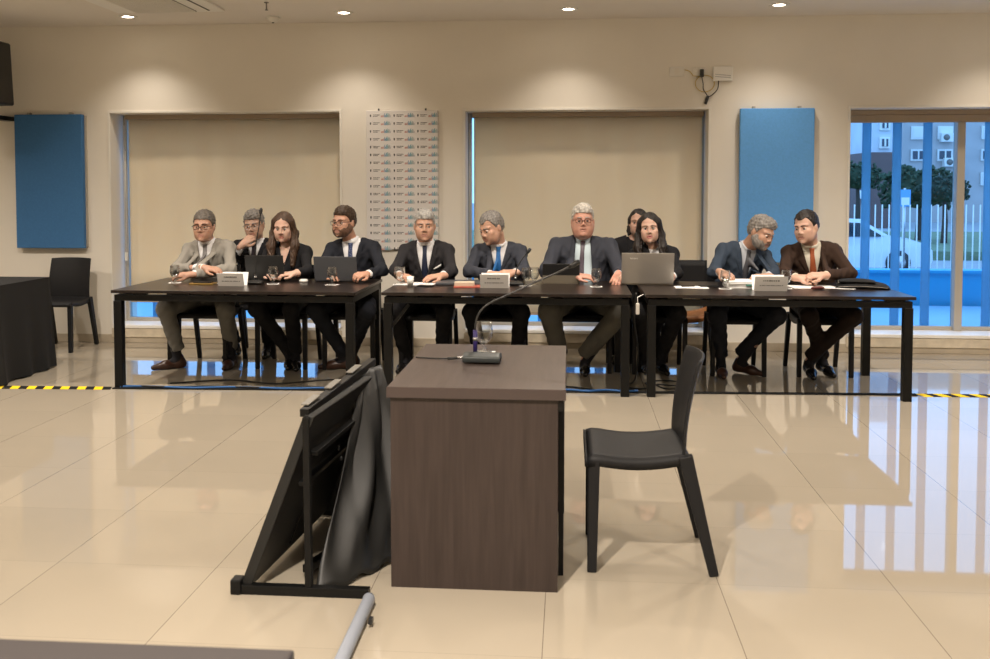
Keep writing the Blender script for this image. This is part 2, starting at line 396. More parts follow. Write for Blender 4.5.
# ------------------------------------------------------------------ outside
tag(MB().box(-60, 90, YW+.5, 150, -1.05, -0.95).build('ground', mat('asphalt', (0.32, 0.34, 0.36), 0.8, noise=0.1, nscale=2)), kind='structure')
tag(MB().box(-8, 12, YW+.52, 11.9, -0.95, 0.05).build('terrace', mat('terrace_blue', (0.30, 0.52, 0.66), 0.5, noise=0.08, nscale=1)), kind='structure')
tag(MB().box(-8, 12, 12.0, 12.2, -0.95, 0.44).box(-8, 12, 11.96, 12.24, .44, .475).build('low_wall', mat('wall_blue', (0.04, 0.40, 0.66), 0.5)), 'low bright blue wall outside, in front of the white fence', 'wall')
fe = thing('picket_fence', 'white metal picket fence outside the right window, between blue wall and car', 'fence', (5.2, 16, -.42-.53))
fm = MB(); fm.box(-1.2, 4, -.02, .02, 0.62, .65); fm.build('rail', M['white'], fe)
pk = MB(); pk.tube([(0, 0, 0.0), (0, 0, 2.16)], .011, 6); p0 = pk.build('picket', M['white'], fe)
for i in range(44):
    q = p0.copy(); COL.objects.link(q); q.parent = fe; q.location = (-.99+i*0.11, -.035, 0)
p0.location = (-1.1, -.035, 0)
lawn = MB().box(-10, 40, 33, 48, -.95, -.65).build('lawn', mat('grass', (0.16, 0.21, 0.12), 0.9, noise=0.3, nscale=4)); tag(lawn, 'strip of grass across the street', 'lawn', kind='structure')
def facade(name, label, x0, x1, y, z0, z1, col, wins, acs=(), depth=8):
    t = thing(name, label, 'building', (x0, y, 0))
    MB().box(0, x1-x0, 0, depth, min(z0, z1-.1) if z0 > 0 else -.95, z1).build('wall', mat(name+'_render', col, 0.8, noise=0.08, nscale=.6), t)
    wm = mat(name+'_glass', (0.05, 0.07, 0.10), 0.15)
    for (a, b, c, d, cl) in wins:
        f = MB().box(a-x0-.12, b-x0+.12, -.15, -.001, c-.12, d+.12).build('window', M['white'], t)
        MB().box(a-x0, b-x0, -.19, -.151, c, d).build('pane', M['white'] if cl else wm, f)
        if not cl: MB().box((a+b)/2-x0-.05, (a+b)/2-x0+.05, -.22, -.191, c, d).build('mullion', M['white'], f)
    for (a, c) in acs:
        u = MB().box(a-x0-.45, a-x0+.45, -.5, -.001, c-.3, c+.3).build('air_conditioner', M['white'], t)
        MB().lathe([(0.22, 0), (0.22, .02)], n=14, T=Matrix.Translation((a-x0-.1, -.5, c)) @ Matrix.Rotation(pi/2, 4, 'X')).build('fan_grille', M['grille'], u)
    return t
# pixel -> metres at 70 m was worked out beforehand: x = 70*tan
def fx(px, Y): # world x of a bearing measured in the photograph's frame, at depth Y
    a = atan((px-490)/FPX)-atan(79/FPX); return Y*tan(a)
def fz(py, px, Y):
    return 1.48-(py-188)/FPX*Y*(1+0.03)
Y = 70
ws = []
for px0, px1 in ((911, 922), (937.5, 949), (981, 993)):
    for j, (r0, r1) in enumerate(((80, 90), (105, 113), (132, 141), (153.5, 161), (175, 184))):
        ws.append((fx(px0, Y), fx(px1, Y), fz(r1, 0, Y), fz(r0, 0, Y), j in (2, 4)) if False else (fx(px0, Y), fx(px1, Y), fz(r1, 0, Y), fz(r0, 0, Y), j in (2, 4)))
facade('apartment_building', 'pale apartment block with windows and wall air conditioners, seen through right window', fx(901, Y), fx(1080, Y), Y, -.42, 13, (0.50, 0.46, 0.44), ws,
       [(fx(944, Y), fz(141, 0, Y)), (fx(947.5, Y), fz(164, 0, Y))])
Y = 60
ws = [(fx(880, Y), fx(886, Y), fz(b, 0, Y), fz(a, 0, Y), False) for a, b in ((105, 113), (125, 132), (142, 149))]
facade('tower_block', 'white tower block above the dark brick building, left in the right window', fx(871, Y), fx(892, Y), Y, fz(154.5, 0, Y), 13, (0.62, 0.64, 0.68), ws)
facade('brick_building', 'dark brick building under the white tower block outside', fx(862, Y), fx(893.5, Y), Y-1, -.42, fz(155, 0, Y), (0.16, 0.10, 0.09), [(fx(853, Y), fx(860, Y), fz(196, 0, Y), fz(192, 0, Y), True)])
# parked car (front end visible)
car = thing('car', 'white car parked behind the fence outside the right window', 'car', (fx(886.5, 28), 28, -.93))
cm = mat('car_white', (0.75, 0.77, 0.80), 0.2, coat=1.0); dg = mat('car_glass', (0.02, 0.03, 0.04), 0.08)
prof = [(0.86, 0.28), (0.93, 0.42), (0.92, 0.66), (0.80, 0.80), (0.25, 0.98), (-0.25, 1.06), (-0.95, 1.50), (-2.3, 1.56), (-3.1, 1.45), (-3.4, 0.95), (-3.45, 0.35), (-3.3, 0.22)]
vs = []; fs = []
half = 0.88
for s_, ins in ((-1, 0.0), (1, 0.0)):
    for x, z in prof: vs.append((x, s_*(half-(0.18 if z > 1.1 else 0.0)), z))
n_ = len(prof)
fs.append(tuple(range(n_))); fs.append(tuple(range(n_, 2*n_))[::-1])
for i in range(n_): j = (i+1) % n_; fs.append((i, j, n_+j, n_+i))
MB().add(vs, fs).build('body', cm, car, bev=0.05, seg=3)
g = MB(); g.add([(-0.35, -.80, 1.06), (-0.98, -.715, 1.44), (-1.6, -.715, 1.47), (-1.6, -.80, 1.06)], [(0, 1, 2, 3)]); g.add([(-1.7, -.80, 1.06), (-1.7, -.715, 1.47), (-2.5, -.715, 1.47), (-2.8, -.80, 1.06)], [(0, 1, 2, 3)])
for i, p in enumerate(g.v): g.v[i] = (p[0], p[1]-.11, p[2])
g.build('side_window', dg, car)
for xw in (0.05, -2.55):
    wl = MB().lathe([(.33, 0), (.34, .03), (.34, .19), (.33, .22)], n=24, T=Matrix.Translation((xw, -.70, .34)) @ Matrix.Rotation(pi/2, 4, 'X')).build('wheel', M['blackp'], car)
    MB().lathe([(.05, .05), (.20, .03), (.21, 0), (.20, -.01)], n=10, T=Matrix.Translation((xw, -.91, .34)) @ Matrix.Rotation(pi/2, 4, 'X')).build('hubcap', M['steel'], wl)
MB().ell((.82, -.62, .68), (.12, .2, .09)).build('headlight', mat('headlight', (0.5, 0.5, 0.5), 0.1), car)
# trees
def tree(px, py, Y, r, label, col=(0.035, 0.06, 0.03)):
    t = thing('tree', label, 'tree', (fx(px, Y), Y, -.95)); h = fz(py, 0, Y)+.95
    rnd = random.Random(int(px)); m = MB()
    for i in range(420):
        a = rnd.uniform(0, 2*pi); e = rnd.uniform(-.7, 1.2); q = r*(0.55+0.45*rnd.random())
        c = Vector((cos(a)*cos(e)*q*1.35, sin(a)*cos(e)*q, h+sin(e)*q*.85)); s_ = r*rnd.uniform(.07, .13)
        T = Matrix.Translation(c) @ Matrix.Rotation(rnd.uniform(0, 6), 4, Vector((rnd.random(), rnd.random(), rnd.random()+.1)).normalized())
        m.add([(s_, 0, 0), (0, s_, .2*s_), (-s_, 0, 0), (0, -s_, -.2*s_), (0, 0, s_), (0, 0, -s_)], [(0, 1, 4), (1, 2, 4), (2, 3, 4), (3, 0, 4), (1, 0, 5), (2, 1, 5), (3, 2, 5), (0, 3, 5)], 0, False, T)
    m.ell((0, 0, h), (r*.95, r*.75, r*.6), 14)
    m.build('foliage', mat('leaves', col, 0.8, noise=.3, nscale=3), t)
    MB().tube([(0, 0, 0), (.05, 0, h*.5), (0, 0, h)], [.14, .11, .07], 8).build('trunk', mat('bark', (.08, .06, .05), .9), t)
tree(918, 190, 40, 1.25, 'round dark green tree in front of the apartment block')
tree(944, 190, 38, .75, 'small dark tree to the right of the round tree', (0.035, 0.055, 0.035))
tree(857, 178, 45, .9, 'dark tree beside the brick building at the window edge')
sg = thing('street_sign', 'blue and white sign on a pole outside the right window', 'sign', (fx(904.5, 25), 25, -.42))
MB().tube([(0, 0, 0), (0, 0, 1.9)], .03, 8).build('pole', M['steel'], sg)
MB().box(-.13, .13, -.05, -.031, 1.43, 1.86).build('panel', mat('sign_blue', (.15, .4, .75), .5), sg)
MB().box(-.10, .10, -.056, -.0501, 1.47, 1.66).build('pictogram', M['white'], sg)

# ------------------------------------------------------------------ ceiling fittings
fix = None
def fixture_label(i, wash):
    if wash: return ['', 'round recessed downlight above the left window', 'round recessed downlight above the logo board area, second from left', 'round recessed downlight above the middle window', 'round recessed downlight above the right blue panel'][i] if 1 <= i <= 4 else 'round recessed downlight close to the window wall outside the view'
    return 'round recessed downlight in the middle of the ceiling'
for wash, lst in ((True, WASH), (False, ROOM)):
    for i, (x, y) in enumerate(lst):
        if not wash: pass
        elif fix is None:
            fix = thing('downlight', 'x', 'downlight', (x, y, ZC))
            MB().lathe([(0.048, -0.001), (0.052, -0.008), (0.078, -0.008), (0.082, -0.001)], n=28).build('ring', M['white'], fix)
            MB().lathe([(0.0001, -0.0035), (0.047, -0.0035)], n=24).build('lamp_lens', M['lens'], fix)
            o = fix
        else: o = dup(fix, (x, y, ZC))
        if wash:
            o['label'] = fixture_label(i, wash)
            if 1 <= i <= 4: o['group'] = 'ceiling downlights along the window wall'
            else: o['group'] = 'window wall downlights outside the view'
        ld = bpy.data.lights.new('downlight_lamp', 'SPOT'); lo = bpy.data.objects.new('downlight_lamp', ld); COL.objects.link(lo)
        lo.location = (x, y, ZC-0.03); ld.spot_size = radians(110 if wash else 150); ld.spot_blend = 1.0
        ld.energy = WASH_W if wash else (ROOM_W if y > 3 else (KEY_W if (x, y) == (-0.7, 1.5) else NEAR_W)); ld.color = LAMP_COL; ld.shadow_soft_size = 0.045
ac = thing('air_conditioner', 'white ceiling cassette air conditioner with square grille at top left', 'air conditioner', (-3.43, 7.42, ZC))
MB().box(-.48, .48, -.58, .60, -.022, -.001).build('panel', M['white'], ac, bev=0.01)
MB().box(-.28, .25, -.34, .55, -.026, -.0225).build('grille_backing', M['grille'], ac)
gr = MB()
for i in range(23): gr.box(-.28+i*.0235, -.272+i*.0235, -.34, .55, -.032, -.0262)
for i in range(38): gr.box(-.28, .246, -.34+i*.0235, -.332+i*.0235, -.034, -.0321)
gr.build('grille', M['trim'], ac)
MB().box(.36, .375, -.5, .52, -.026, -.0225).build('air_slot', M['ink'], ac)
sd = thing('smoke_detector', 'small white smoke detector on the ceiling above the left window', 'smoke detector', (-2.657, 8.42, ZC))
MB().lathe([(0.06, -.001), (0.06, -.015), (0.048, -.03), (0.03, -.045), (.0001, -.048)], n=20).build('housing', M['trim'], sd)
MB().lathe([(0.012, -.0485), (.008, -.055)], n=10).build('sensor', M['ink'], sd)
sp = thing('sprinkler', 'small dark sprinkler head on the ceiling at the top edge', 'sprinkler', (-2.50, 7.75, ZC))
MB().lathe([(0.02, -.001), (0.02, -.006), (.006, -.01), (.006, -.06), (.014, -.062), (.014, -.066)], n=12).build('head', M['grille'], sp)

# ------------------------------------------------------------------ wall fittings
def acoustic(x0, x1, z0, z1, label, fm='acoustic'):
    t = thing('acoustic_panel', label, 'acoustic panel', ((x0+x1)/2, YW, z0))
    h = (x1-x0)/2; H = z1-z0
    MB().box(-h, h, -.075, -.022, 0, H).build('panel_face', M[fm], t, bev=0.008, seg=3)
    MB().box(-h+.02, h+.012, -.0215, -.0005, .01, H-.01).build('backing', M['alu'], t)
    for s_ in (-1, 1): MB().box(s_*h*.62-.012, s_*h*.62+.012, -.05, -.0005, H, H+.02).build('hook', M['alu'], t)
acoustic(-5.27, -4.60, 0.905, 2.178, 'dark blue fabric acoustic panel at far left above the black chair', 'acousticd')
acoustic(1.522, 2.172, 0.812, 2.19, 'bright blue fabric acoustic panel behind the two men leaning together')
# logo board
lb = thing('logo_board', 'white press board printed with rows of small logos', 'logo board', (-1.543, YW, .91))
MB().box(-.335, .335, -.03, -.001, 0, 1.285).build('board_panel', M['board'], lb, bev=.003)
cols = [mat('print_%d' % i, c, .6) for i, c in enumerate([(.58, .30, .26), (.56, .40, .36), (.25, .36, .52), (.20, .40, .46), (.36, .46, .45), (.48, .48, .50)])]
lg = MB(); y = -.0308
for r in range(18):
    for c in range(3):
        x = -.300+c*.222; z = 1.238-r*.0725
        lg.add([(x, y, z+.012), (x+.012, y, z+.012), (x+.012, y, z-.004), (x+.006, y, z-.014), (x, y, z-.004)], [(0, 4, 3, 2, 1)], 6)
        for q, (w_, dz) in enumerate(((.062, .004), (.045, -.009))):
            xx = x+.030; e = xx+w_
            while xx < e:
                ww = random.uniform(.004, .012); lg.quad((xx, y, z+dz), (min(e, xx+ww), y, z+dz), (min(e, xx+ww), y, z+dz+.007), (xx, y, z+dz+.007), 6); xx += ww+.003
        hs = [.014, .018, .016, .024, .036, .020, .032, .040, .024, .036, .030, .018]
        for q, h in enumerate(hs): lg.quad((x+.104+q*.0078, y, z-.014), (x+.104+q*.0078+.0068, y, z-.014), (x+.104+q*.0078+.0068, y, z-.014+h), (x+.104+q*.0078, y, z-.014+h), [0, 0, 1, 1, 2, 2, 3, 3, 4, 4, 5, 5][q])
lg.build('printed_logos', cols+[M['ink']], lb)
for s_ in (-1, 1): MB().box(s_*.22-.006, s_*.22+.006, -.02, -.001, 1.2855, 1.305).build('clip', M['ink'], lb)
# wall sockets and router
ws_ = MB
o = thing('wall_plate', 'blank beige wall plate left of the looped yellow cable', 'wall plate', (.965, YW, 2.53))
MB().box(-.062, .062, -.012, -.0005, -.045, .045).build('cover', M['trim'], o, bev=.004); MB().box(-.02, .02, -.014, -.0121, -.03, .03).build('insert', M['wall'], o)
o = thing('wall_socket', 'beige wall socket with a black plug under the ceiling', 'wall socket', (1.165, YW, 2.525))
MB().box(-.06, .06, -.012, -.0005, -.04, .04).build('cover', M['trim'], o, bev=.004)
MB().box(-.035, -.02, -.0145, -.0121, .0, .014).build('indicator', M['white'], o)
o = thing('power_plug', 'black plug and adapter hanging on a cable from the wall socket', 'plug', (1.185, YW, 2.51))
MB().box(-.017, .017, -.05, -.0125, -.035, .035).build('plug_body', M['blackp'], o, bev=.006)
MB().tube(crom([(0, -.035, -.035), (.012, -.03, -.09), (.016, -.02, -.14), (.04, -.02, -.18), (.055, -.02, -.205)]), .004, 6).build('cord', M['cable'], o)
MB().beam((.06, -.02, -.20), (.035, -.02, -.275), .026, .018).build('adapter', M['blackp'], o, bev=.004)
MB().tube(crom([(.07, -.02, -.21), (.12, -.02, -.17), (.145, -.02, -.13), (.15, -.03, -.062)]), .004, 6).build('lead', M['cable'], o)
o = thing('router_box', 'small white wireless box on the wall at right of the cables', 'router', (1.372, YW, 2.50))
MB().box(-.086, .086, -.035, -.0005, -.06, .07).build('housing', M['white'], o, bev=.008, seg=3)
sl = MB()
for k in range(2): sl.beam((-.07, -.036, .0-.02*k), (.07, -.036, -.013-.02*k), .003, .004, side=(0, 0, 1))
sl.build('vent_slot', M['inklight'], o)
cy = MB(); ring = [(1.215+.085*cos(a), YW-.012-.003*i/20, 2.42+.075*sin(a)) for i, a in enumerate([2.1+k*.32 for k in range(22)])]
cy.tube(crom([(1.035, YW-.01, 2.545), (1.08, YW-.012, 2.53), (1.11, YW-.012, 2.49)], 4)+ring, .0035, 6)
tag(cy.build('network_cable', M['cabley']), 'thin yellow network cable coiled in a loop on the wall', 'cable')
# loudspeaker top left
o = thing('loudspeaker', 'black loudspeaker at the top left edge of the picture', 'loudspeaker', (-5.31, 8.2, 2.02))
MB().add([(-.25, -.16, .21), (.245, -.16, .21), (.245, .16, .21), (-.25, .16, .21), (-.25, -.16, .78), (.22, -.16, .78), (.22, .16, .78), (-.25, .16, .78)], [(3, 2, 1, 0), (4, 5, 6, 7), (0, 1, 5, 4), (1, 2, 6, 5), (2, 3, 7, 6), (3, 0, 4, 7)]).build('cabinet', M['blackp'], o, bev=.02, seg=3)
MB().box(-.2, .15, -.006, .004, 0, .2).box(-.1, .0, .005, .5495, .10, .14).build('bracket', M['black'], o)
MB().tube([(.12, 0.549, .11), (.12, .549, .12)], .01).build('bolt', M['steel'], o)
SPKR_RED = MB().box(.135, .145, -.009, -.0065, .05, .11).build('status_light', mat('red_plastic', (.4, .02, .02), .4), o)

# ------------------------------------------------------------------ chairs
def chair_parts(t, m=None):
    m = m or M['chair']; W = .215
    def seat(u, v):
        x = (u-.5)*2*W*(1-.06*v); yy = -.250+v*.385
        z = .464-.020*sin(min(1, v*1.05)*pi)+(-.014*(1-v/.12)**2 if v < .12 else 0)
        return (x, yy, z)
    s = MB(); s.slab(seat, 10, 16, .012)
    sk = []
    for sgn in (-1, 1):
        def skirt(u, v, sgn=sgn):
            p = seat(0 if sgn < 0 else 1, u); return (p[0]+sgn*.001, p[1], p[2]-.002-v*(.040))
        s.slab(skirt, 16, 1, .010*sgn*-1)
    s.slab(lambda u, v: (seat(u, 0)[0], -.251, seat(u, 0)[2]-.002-v*.035), 10, 1, .010)
    s.build('seat', m, t)
    def back(u, v):
        z = .40+v*.425; x = (u-.5)*2*(W-.012)*(1-.05*v)
        q = 1-abs(2*u-1)**2.2
        y = .122+.055*v**1.5-.012*sin(pi*v)+.036*q*(.5+.5*v)
        return (x, y, z-(.006*(1-q) if v == 1 else 0))
    MB().slab(back, 14, 14, -.011).build('backrest', m, t, bev=.003)
    for sgn in (-1, 1):
        MB().beam((sgn*(W-.018), -.226, .435), (sgn*(W-.016), -.232, .0), .036, .046, .034, .036).build('leg', m, t, bev=.005)
    for sgn in (-1, 1):
        MB().beam((sgn*(W-.016), .120, .46), (sgn*(W-.012), .232, .0), .034, .055, .032, .036).build('leg', m, t, bev=.005)
ch0 = thing('stacking_chair', 'empty black plastic chair in the foreground, turned sideways to the brown desk', 'chair', (.325, 3.83, 0), -pi/2)
chair_parts(ch0)
G = None
dup(ch0, (-4.66, 8.38, 0), radians(0), 'empty black plastic chair against the wall under the dark blue panel')
PC = [(-3.0, 7.76, 'black chair under the man in the light grey suit'), (-2.77, 8.3, 'black chair under the man resting his chin on his hand'),
      (-2.34, 7.78, 'black chair under the long haired woman at the black laptop'), (-1.78, 7.78, 'black chair under the bearded man at the dark grey laptop'),
      (-1.15, 7.78, 'black chair under the man with the white pocket square'), (-.56, 7.78, 'black chair under the man with the bright blue tie'),
      (.13, 7.82, 'black chair under the large man with white hair'), (.56, 8.33, 'black chair under the woman sitting behind the dark haired woman'),
      (.72, 7.80, 'black chair under the woman at the silver laptop'), (1.33, 7.78, 'black chair under the grey bearded man leaning right'),
      (2.0, 7.80, 'black chair under the man in the brown suit')]
for x, y, l in PC: dup(ch0, (x, y, 0), 0, l)
# side chair with tan seat by the wall
t = thing('side_chair', 'empty chair with tan leather seat and dark back beside the silver laptop woman', 'chair', (1.02, 8.30, 0))
MB().slab(lambda u, v: ((u-.5)*.42, -.20+v*.40, .44-.05*sin(u*pi)-.02*sin(v*pi)), 12, 8, .05).build('seat', M['tan'], t)
MB().slab(lambda u, v: ((u-.5)*.40, .20+.03*v+.02*sin(u*pi), .50+v*.34), 10, 6, -.02).build('backrest', M['chair'], t)
for sx in (-1, 1):
    MB().beam((sx*.16, -.15, .38), (sx*.19, -.2, 0), .03, .03, .018, .018).build('leg', M['chair'], t)
    MB().beam((sx*.18, .215, .56), (sx*.19, .25, 0), .03, .03, .018, .018).build('leg', M['chair'], t)

# ------------------------------------------------------------------ meeting tables
ZT2 = .73
def table(x0, x1, y0, y1, label):
    t = thing('meeting_table', label, 'table', ((x0+x1)/2, (y0+y1)/2, 0), group=None)
    h = (x1-x0)/2; d = (y1-y0)/2; lw = .06
    MB().box(-h, h, -d, d, ZT2-.022, ZT2).build('tabletop', M['wenge'], t, bev=.002)
    f = MB(); zt = ZT2-.034; zb = zt-.045
    f.box(-h+.02, h-.02, -d+.012, -d+.062, zb, zt); f.box(-h+.02, h-.02, d-.062, d-.012, zb, zt)
    f.box(-h+.02, -h+.07, -d+.062, d-.062, zb, zt); f.box(h-.07, h-.02, -d+.062, d-.062, zb, zt)
    f.build('frame', M['black'], t, bev=.002)
    for k in range(6):
        x = -h+.16+k*(2*h-.36)/5
        for yy in (-d+.02, d-.05): MB().box(x, x+.13 if k % 2 else x+.10, yy, yy+.03, zt, ZT2-.0225).build('spacer', M['black'], t)
    for sx in (-1, 1):
        for sy in (-1, 1):
            cx_ = sx*(h-.045); cy_ = sy*(d-.037)
            MB().box(cx_-lw/2, cx_+lw/2, cy_-lw/2, cy_+lw/2, 0.0, zb+.001 if False else zb).build('leg', M['black'], t, bev=.003)
    return t
table(-3.355, -1.53, 6.70, 7.70, 'dark wood meeting table at left with black steel legs, below the left window')
t2 = table(-1.345, .445, 6.72, 7.70, 'middle dark wood meeting table behind the brown desk')
MB().beam((-.845, -.453, .455), (-.70, -.453, .64), .022, .022).build('brace', M['black'], t2)
t3 = table(.54, 2.385, 6.73, 7.72, 'dark wood meeting table at right, in front of the blue panel')

# black cloth table at left
t = thing('covered_table', 'table under a floor length black cloth at the left edge', 'table', (-5.18, 7.08, 0))
X_ = .93; D_ = .37
MB().box(-X_+.03, X_-.03, -D_+.03, D_-.03, .70, .742).build('tabletop', M['black'], t)
for sx in (-1, 1):
    for sy in (-1, 1): MB().box(sx*(X_-.1)-.02, sx*(X_-.1)+.02, sy*(D_-.08)-.02, sy*(D_-.08)+.02, 0, .70).build('leg', M['black'], t)
per = []
N_ = 200
def outline(s):
    P_ = 2*(2*X_+2*D_); q = s*P_
    for L_, p, d in ((2*X_, (-X_, -D_), (1, 0)), (2*D_, (X_, -D_), (0, 1)), (2*X_, (X_, D_), (-1, 0)), (2*D_, (-X_, D_), (0, -1))):
        if q <= L_: return p[0]+d[0]*q, p[1]+d[1]*q, q/L_
        q -= L_
    return -X_, -D_, 0
V = []; Fc = []
rows = 14
for j in range(rows+1):
    v = j/rows
    for i in range(N_):
        x, y, e = outline(i/N_); a = i/N_*2*pi
        out = (.012+.035*v)*(1+.9*sin(i*.55+1.3*sin(i*.13)))*v + .002
        corner = .05*v*max(0, 1-min(e, 1-e)*2*X_/.25)
        n = Vector((x/X_, y/D_, 0)); nx = 1.0*(abs(x) > X_-.001)*(1 if x > 0 else -1); ny = 1.0*(abs(y) > D_-.001)*(1 if y > 0 else -1)
        V.append((x+nx*(out*.5+corner*.5), y+ny*(out*.5+corner*.5), .75-v*(.748-.012*abs(sin(i*.21)))))
for j in range(rows):
    for i in range(N_): Fc.append((j*N_+i, j*N_+(i+1) % N_, (j+1)*N_+(i+1) % N_, (j+1)*N_+i)[::-1])
b = MB(); b.add(V, Fc, 0, True); b.add([V[i] for i in range(N_)], [tuple(range(N_))], 0, False)
clo = b.build('tablecloth', M['cloth'], None, (-5.18, 7.08, 0)); tag(clo, 'floor length black cloth draped over the table at the left edge', 'tablecloth')

# ------------------------------------------------------------------ foreground desk
t = thing('witness_desk', 'brown wood desk in the foreground with a microphone on top', 'desk', (-.335, 3.88, 0))
MB().box(-.328, .325, -.468, .50, .712, .752).build('desktop', M['desktop'], t, bev=.002)
MB().box(-.330, .327, -.4695, -.4681, .7125, .7515).build('front_edging', M['deskedge'], t)
MB().box(-.318, .298, -.455, -.42, 0, .711).build('side_panel', M['deskside'], t, bev=.001)
MB().box(-.318, .298, .42, .455, 0, .711).build('side_panel', M['deskside'], t, bev=.001)
MB().box(-.300, -.28, -.419, .419, .12, .711).build('modesty_panel', M['deskside'], t)
MB().box(.2985, .318, -.46, .46, .67, .7115).build('rail', M['black'], t)
MB().box(.299, .318, -.30, -.27, 0.0, .6695).build('leg', M['black'], t)
MB().box(.299, .318, .40, .43, 0, .6695).build('leg', M['black'], t)
# microphone
mc = thing('desk_microphone', 'large gooseneck microphone on the brown foreground desk', 'microphone', (-.362, 3.925, .752))
MB().slab(lambda u, v: (-.075+.155*u, -.06+.14*v, .028+.016*sin(pi*min(1, v*1.1+.05))*(1-.15*u)), 12, 10, .027).build('base', M['greyfloorbase'], mc, bev=.006)
MB().tube([(-.03, .035, .03), (-.03, .035, .13)], .0095, 14).build('stem', M['violet'], mc)
MB().tube([(-.03, .035, .085), (-.03, .035, .1)], .0105, 14).build('collar', M['steel'], mc)
nk = bez((-.03, .035, .13), (-.03, .035, .25), (.06, .04, .25), (.18, .05, .315), 16)+bez((.18, .05, .315), (.27, .055, .355), (.32, .06, .375), (.37, .07, .40), 10)[1:]
MB().tube(nk, .0042, 10).build('gooseneck', M['inkm'], mc)
MB().tube([(.362, .068, .395), (.375, .071, .402), (.392, .074, .412), (.405, .077, .419), (.409, .078, .421)], [.005, .011, .0125, .0105, .004], 12).build('capsule', M['blackp'], mc)
MB().tube([(-.075, .03, .014), (-.105, .03, .012)], .007, 10).build('connector', M['steel'], mc)
MB().tube(crom([(-.105, .03, .012), (-.14, .03, .009), (-.19, .05, .005), (-.27, .07, .004), (-.289, .08, .004)]), [.006]*10+[.003]*23, 8).build('cord', M['cable'], mc)
gl = None
def glass(x, y, z, label, s=1.0, napkin=True):
    global gl
    if gl is None:
        gl = thing('stemmed_glass', 'x', 'glass', (x, y, z+.002))
        MB().lathe([(.0001, .0), (.030, .0), (.031, .003), (.008, .008), (.007, .028), (.022, .042), (.033, .065), (.034, .085), (.029, .118), (.0275, .118), (.032, .085), (.031, .066), (.020, .045), (.0001, .036)], n=20).build('bowl_and_foot', M['water'], gl)
        MB().lathe([(.0001, .038), (.019, .046), (.0295, .067), (.031, .078), (.0001, .078)], n=20).build('water', M['wat'], gl)
        o = gl
    else: o = dup(gl, (x, y, z+.002))
    o['label'] = label
    if s != 1: o.scale = (s, s, s)
    if napkin:
        nm = MB().box(-.045, .045, -.04, .04, 0, .0018).build('napkin', M['paper'], None, (x, y, z)); nm.rotation_euler = (0, 0, random.uniform(-.3, .3))
        tag(nm, 'white paper napkin under the '+label, 'napkin')
M['wat'] = thin_glass('water', (.92, .94, .94), .10)
glass(-.372, 4.16, .752, 'water glass behind the microphone on the brown desk', 1.15)
for x, y, l in ((-3.11, 7.27, 'glass of water in front of the man in grey'), (-2.305, 7.24, 'glass of water beside the black laptop'), (-1.829, 7.22, 'glass of water in front of the dark grey laptop'),
                (-1.315, 7.27, 'glass of water beside the white cup'), (-.325, 7.27, 'glass of water left of the tablet'), (.208, 7.24, 'glass of water right of the tablet'),
                (1.162, 7.17, 'glass of water in front of the grey bearded man'), (1.615, 7.22, 'glass of water right of the right name card')): glass(x, y, ZT2, l)
g2 = dup(gl, (-.265, 7.31, ZT2+.002)); g2['label'] = 'second glass just right of the glass left of the tablet'

# ------------------------------------------------------------------ table items
def laptop(x, y, w_, h, col, label, lean=12, rz=0, logo=None, deck=None):
    t = thing('laptop', label, 'laptop', (x, y, ZT2), rz)
    T = Matrix.Translation((0, 0, .012)) @ Matrix.Rotation(radians(lean), 4, 'X')
    MB().box(-w_/2, w_/2, -.004, .004, 0, h, T=T).build('lid', col, t, bev=.003)
    MB().box(-w_/2+.008, w_/2-.008, .0042, .0055, .015, h-.01, T=T).build('screen', M['black'], t)
    MB().box(-w_/2, w_/2, .008, .225, .001, .014).build('keyboard_base', deck or col, t, bev=.003)
    if logo:
        c = bpy.data.curves.new('logo', 'FONT'); c.body = logo; c.size = .022; c.extrude = .0002
        o_ = bpy.data.objects.new('logo_src', c); COL.objects.link(o_); bpy.context.view_layer.update(); me_ = bpy.data.meshes.new_from_object(o_.evaluated_get(bpy.context.evaluated_depsgraph_get())); bpy.data.objects.remove(o_); o = bpy.data.objects.new('logo', me_); link(o, t); o.matrix_local = T @ Matrix.Translation((-w_*.34, -.0046, h*.80)) @ Matrix.Rotation(pi/2, 4, 'X'); o.data.materials.clear(); o.data.materials.append(M['white'])
laptop(-2.43, 7.44, .315, .205, M['blackp'], 'black laptop in front of the long haired woman')
laptop(-1.845, 7.41, .345, .20, M['greylap'], 'dark grey laptop in front of the bearded man')
laptop(.606, 7.40, .40, .245, M['silver'], 'large silver laptop in front of the dark haired woman', logo='lenovo')
t = thing('tablet', 'black tablet leaning in a beige folio stand before the large man', 'tablet', (-.06, 7.46, ZT2))
T = Matrix.Rotation(radians(16), 4, 'X')
MB().box(-.145, .145, -.004, .004, .03, .165, T=T).build('screen', M['blackp'], t, bev=.002)
MB().box(-.145, .145, -.006, -.0045, .0, .07, T=T).box(-.145, .145, 0.01, .14, .0, .004).build('folio', mat('folio_beige', (.24, .21, .16), .6), t)
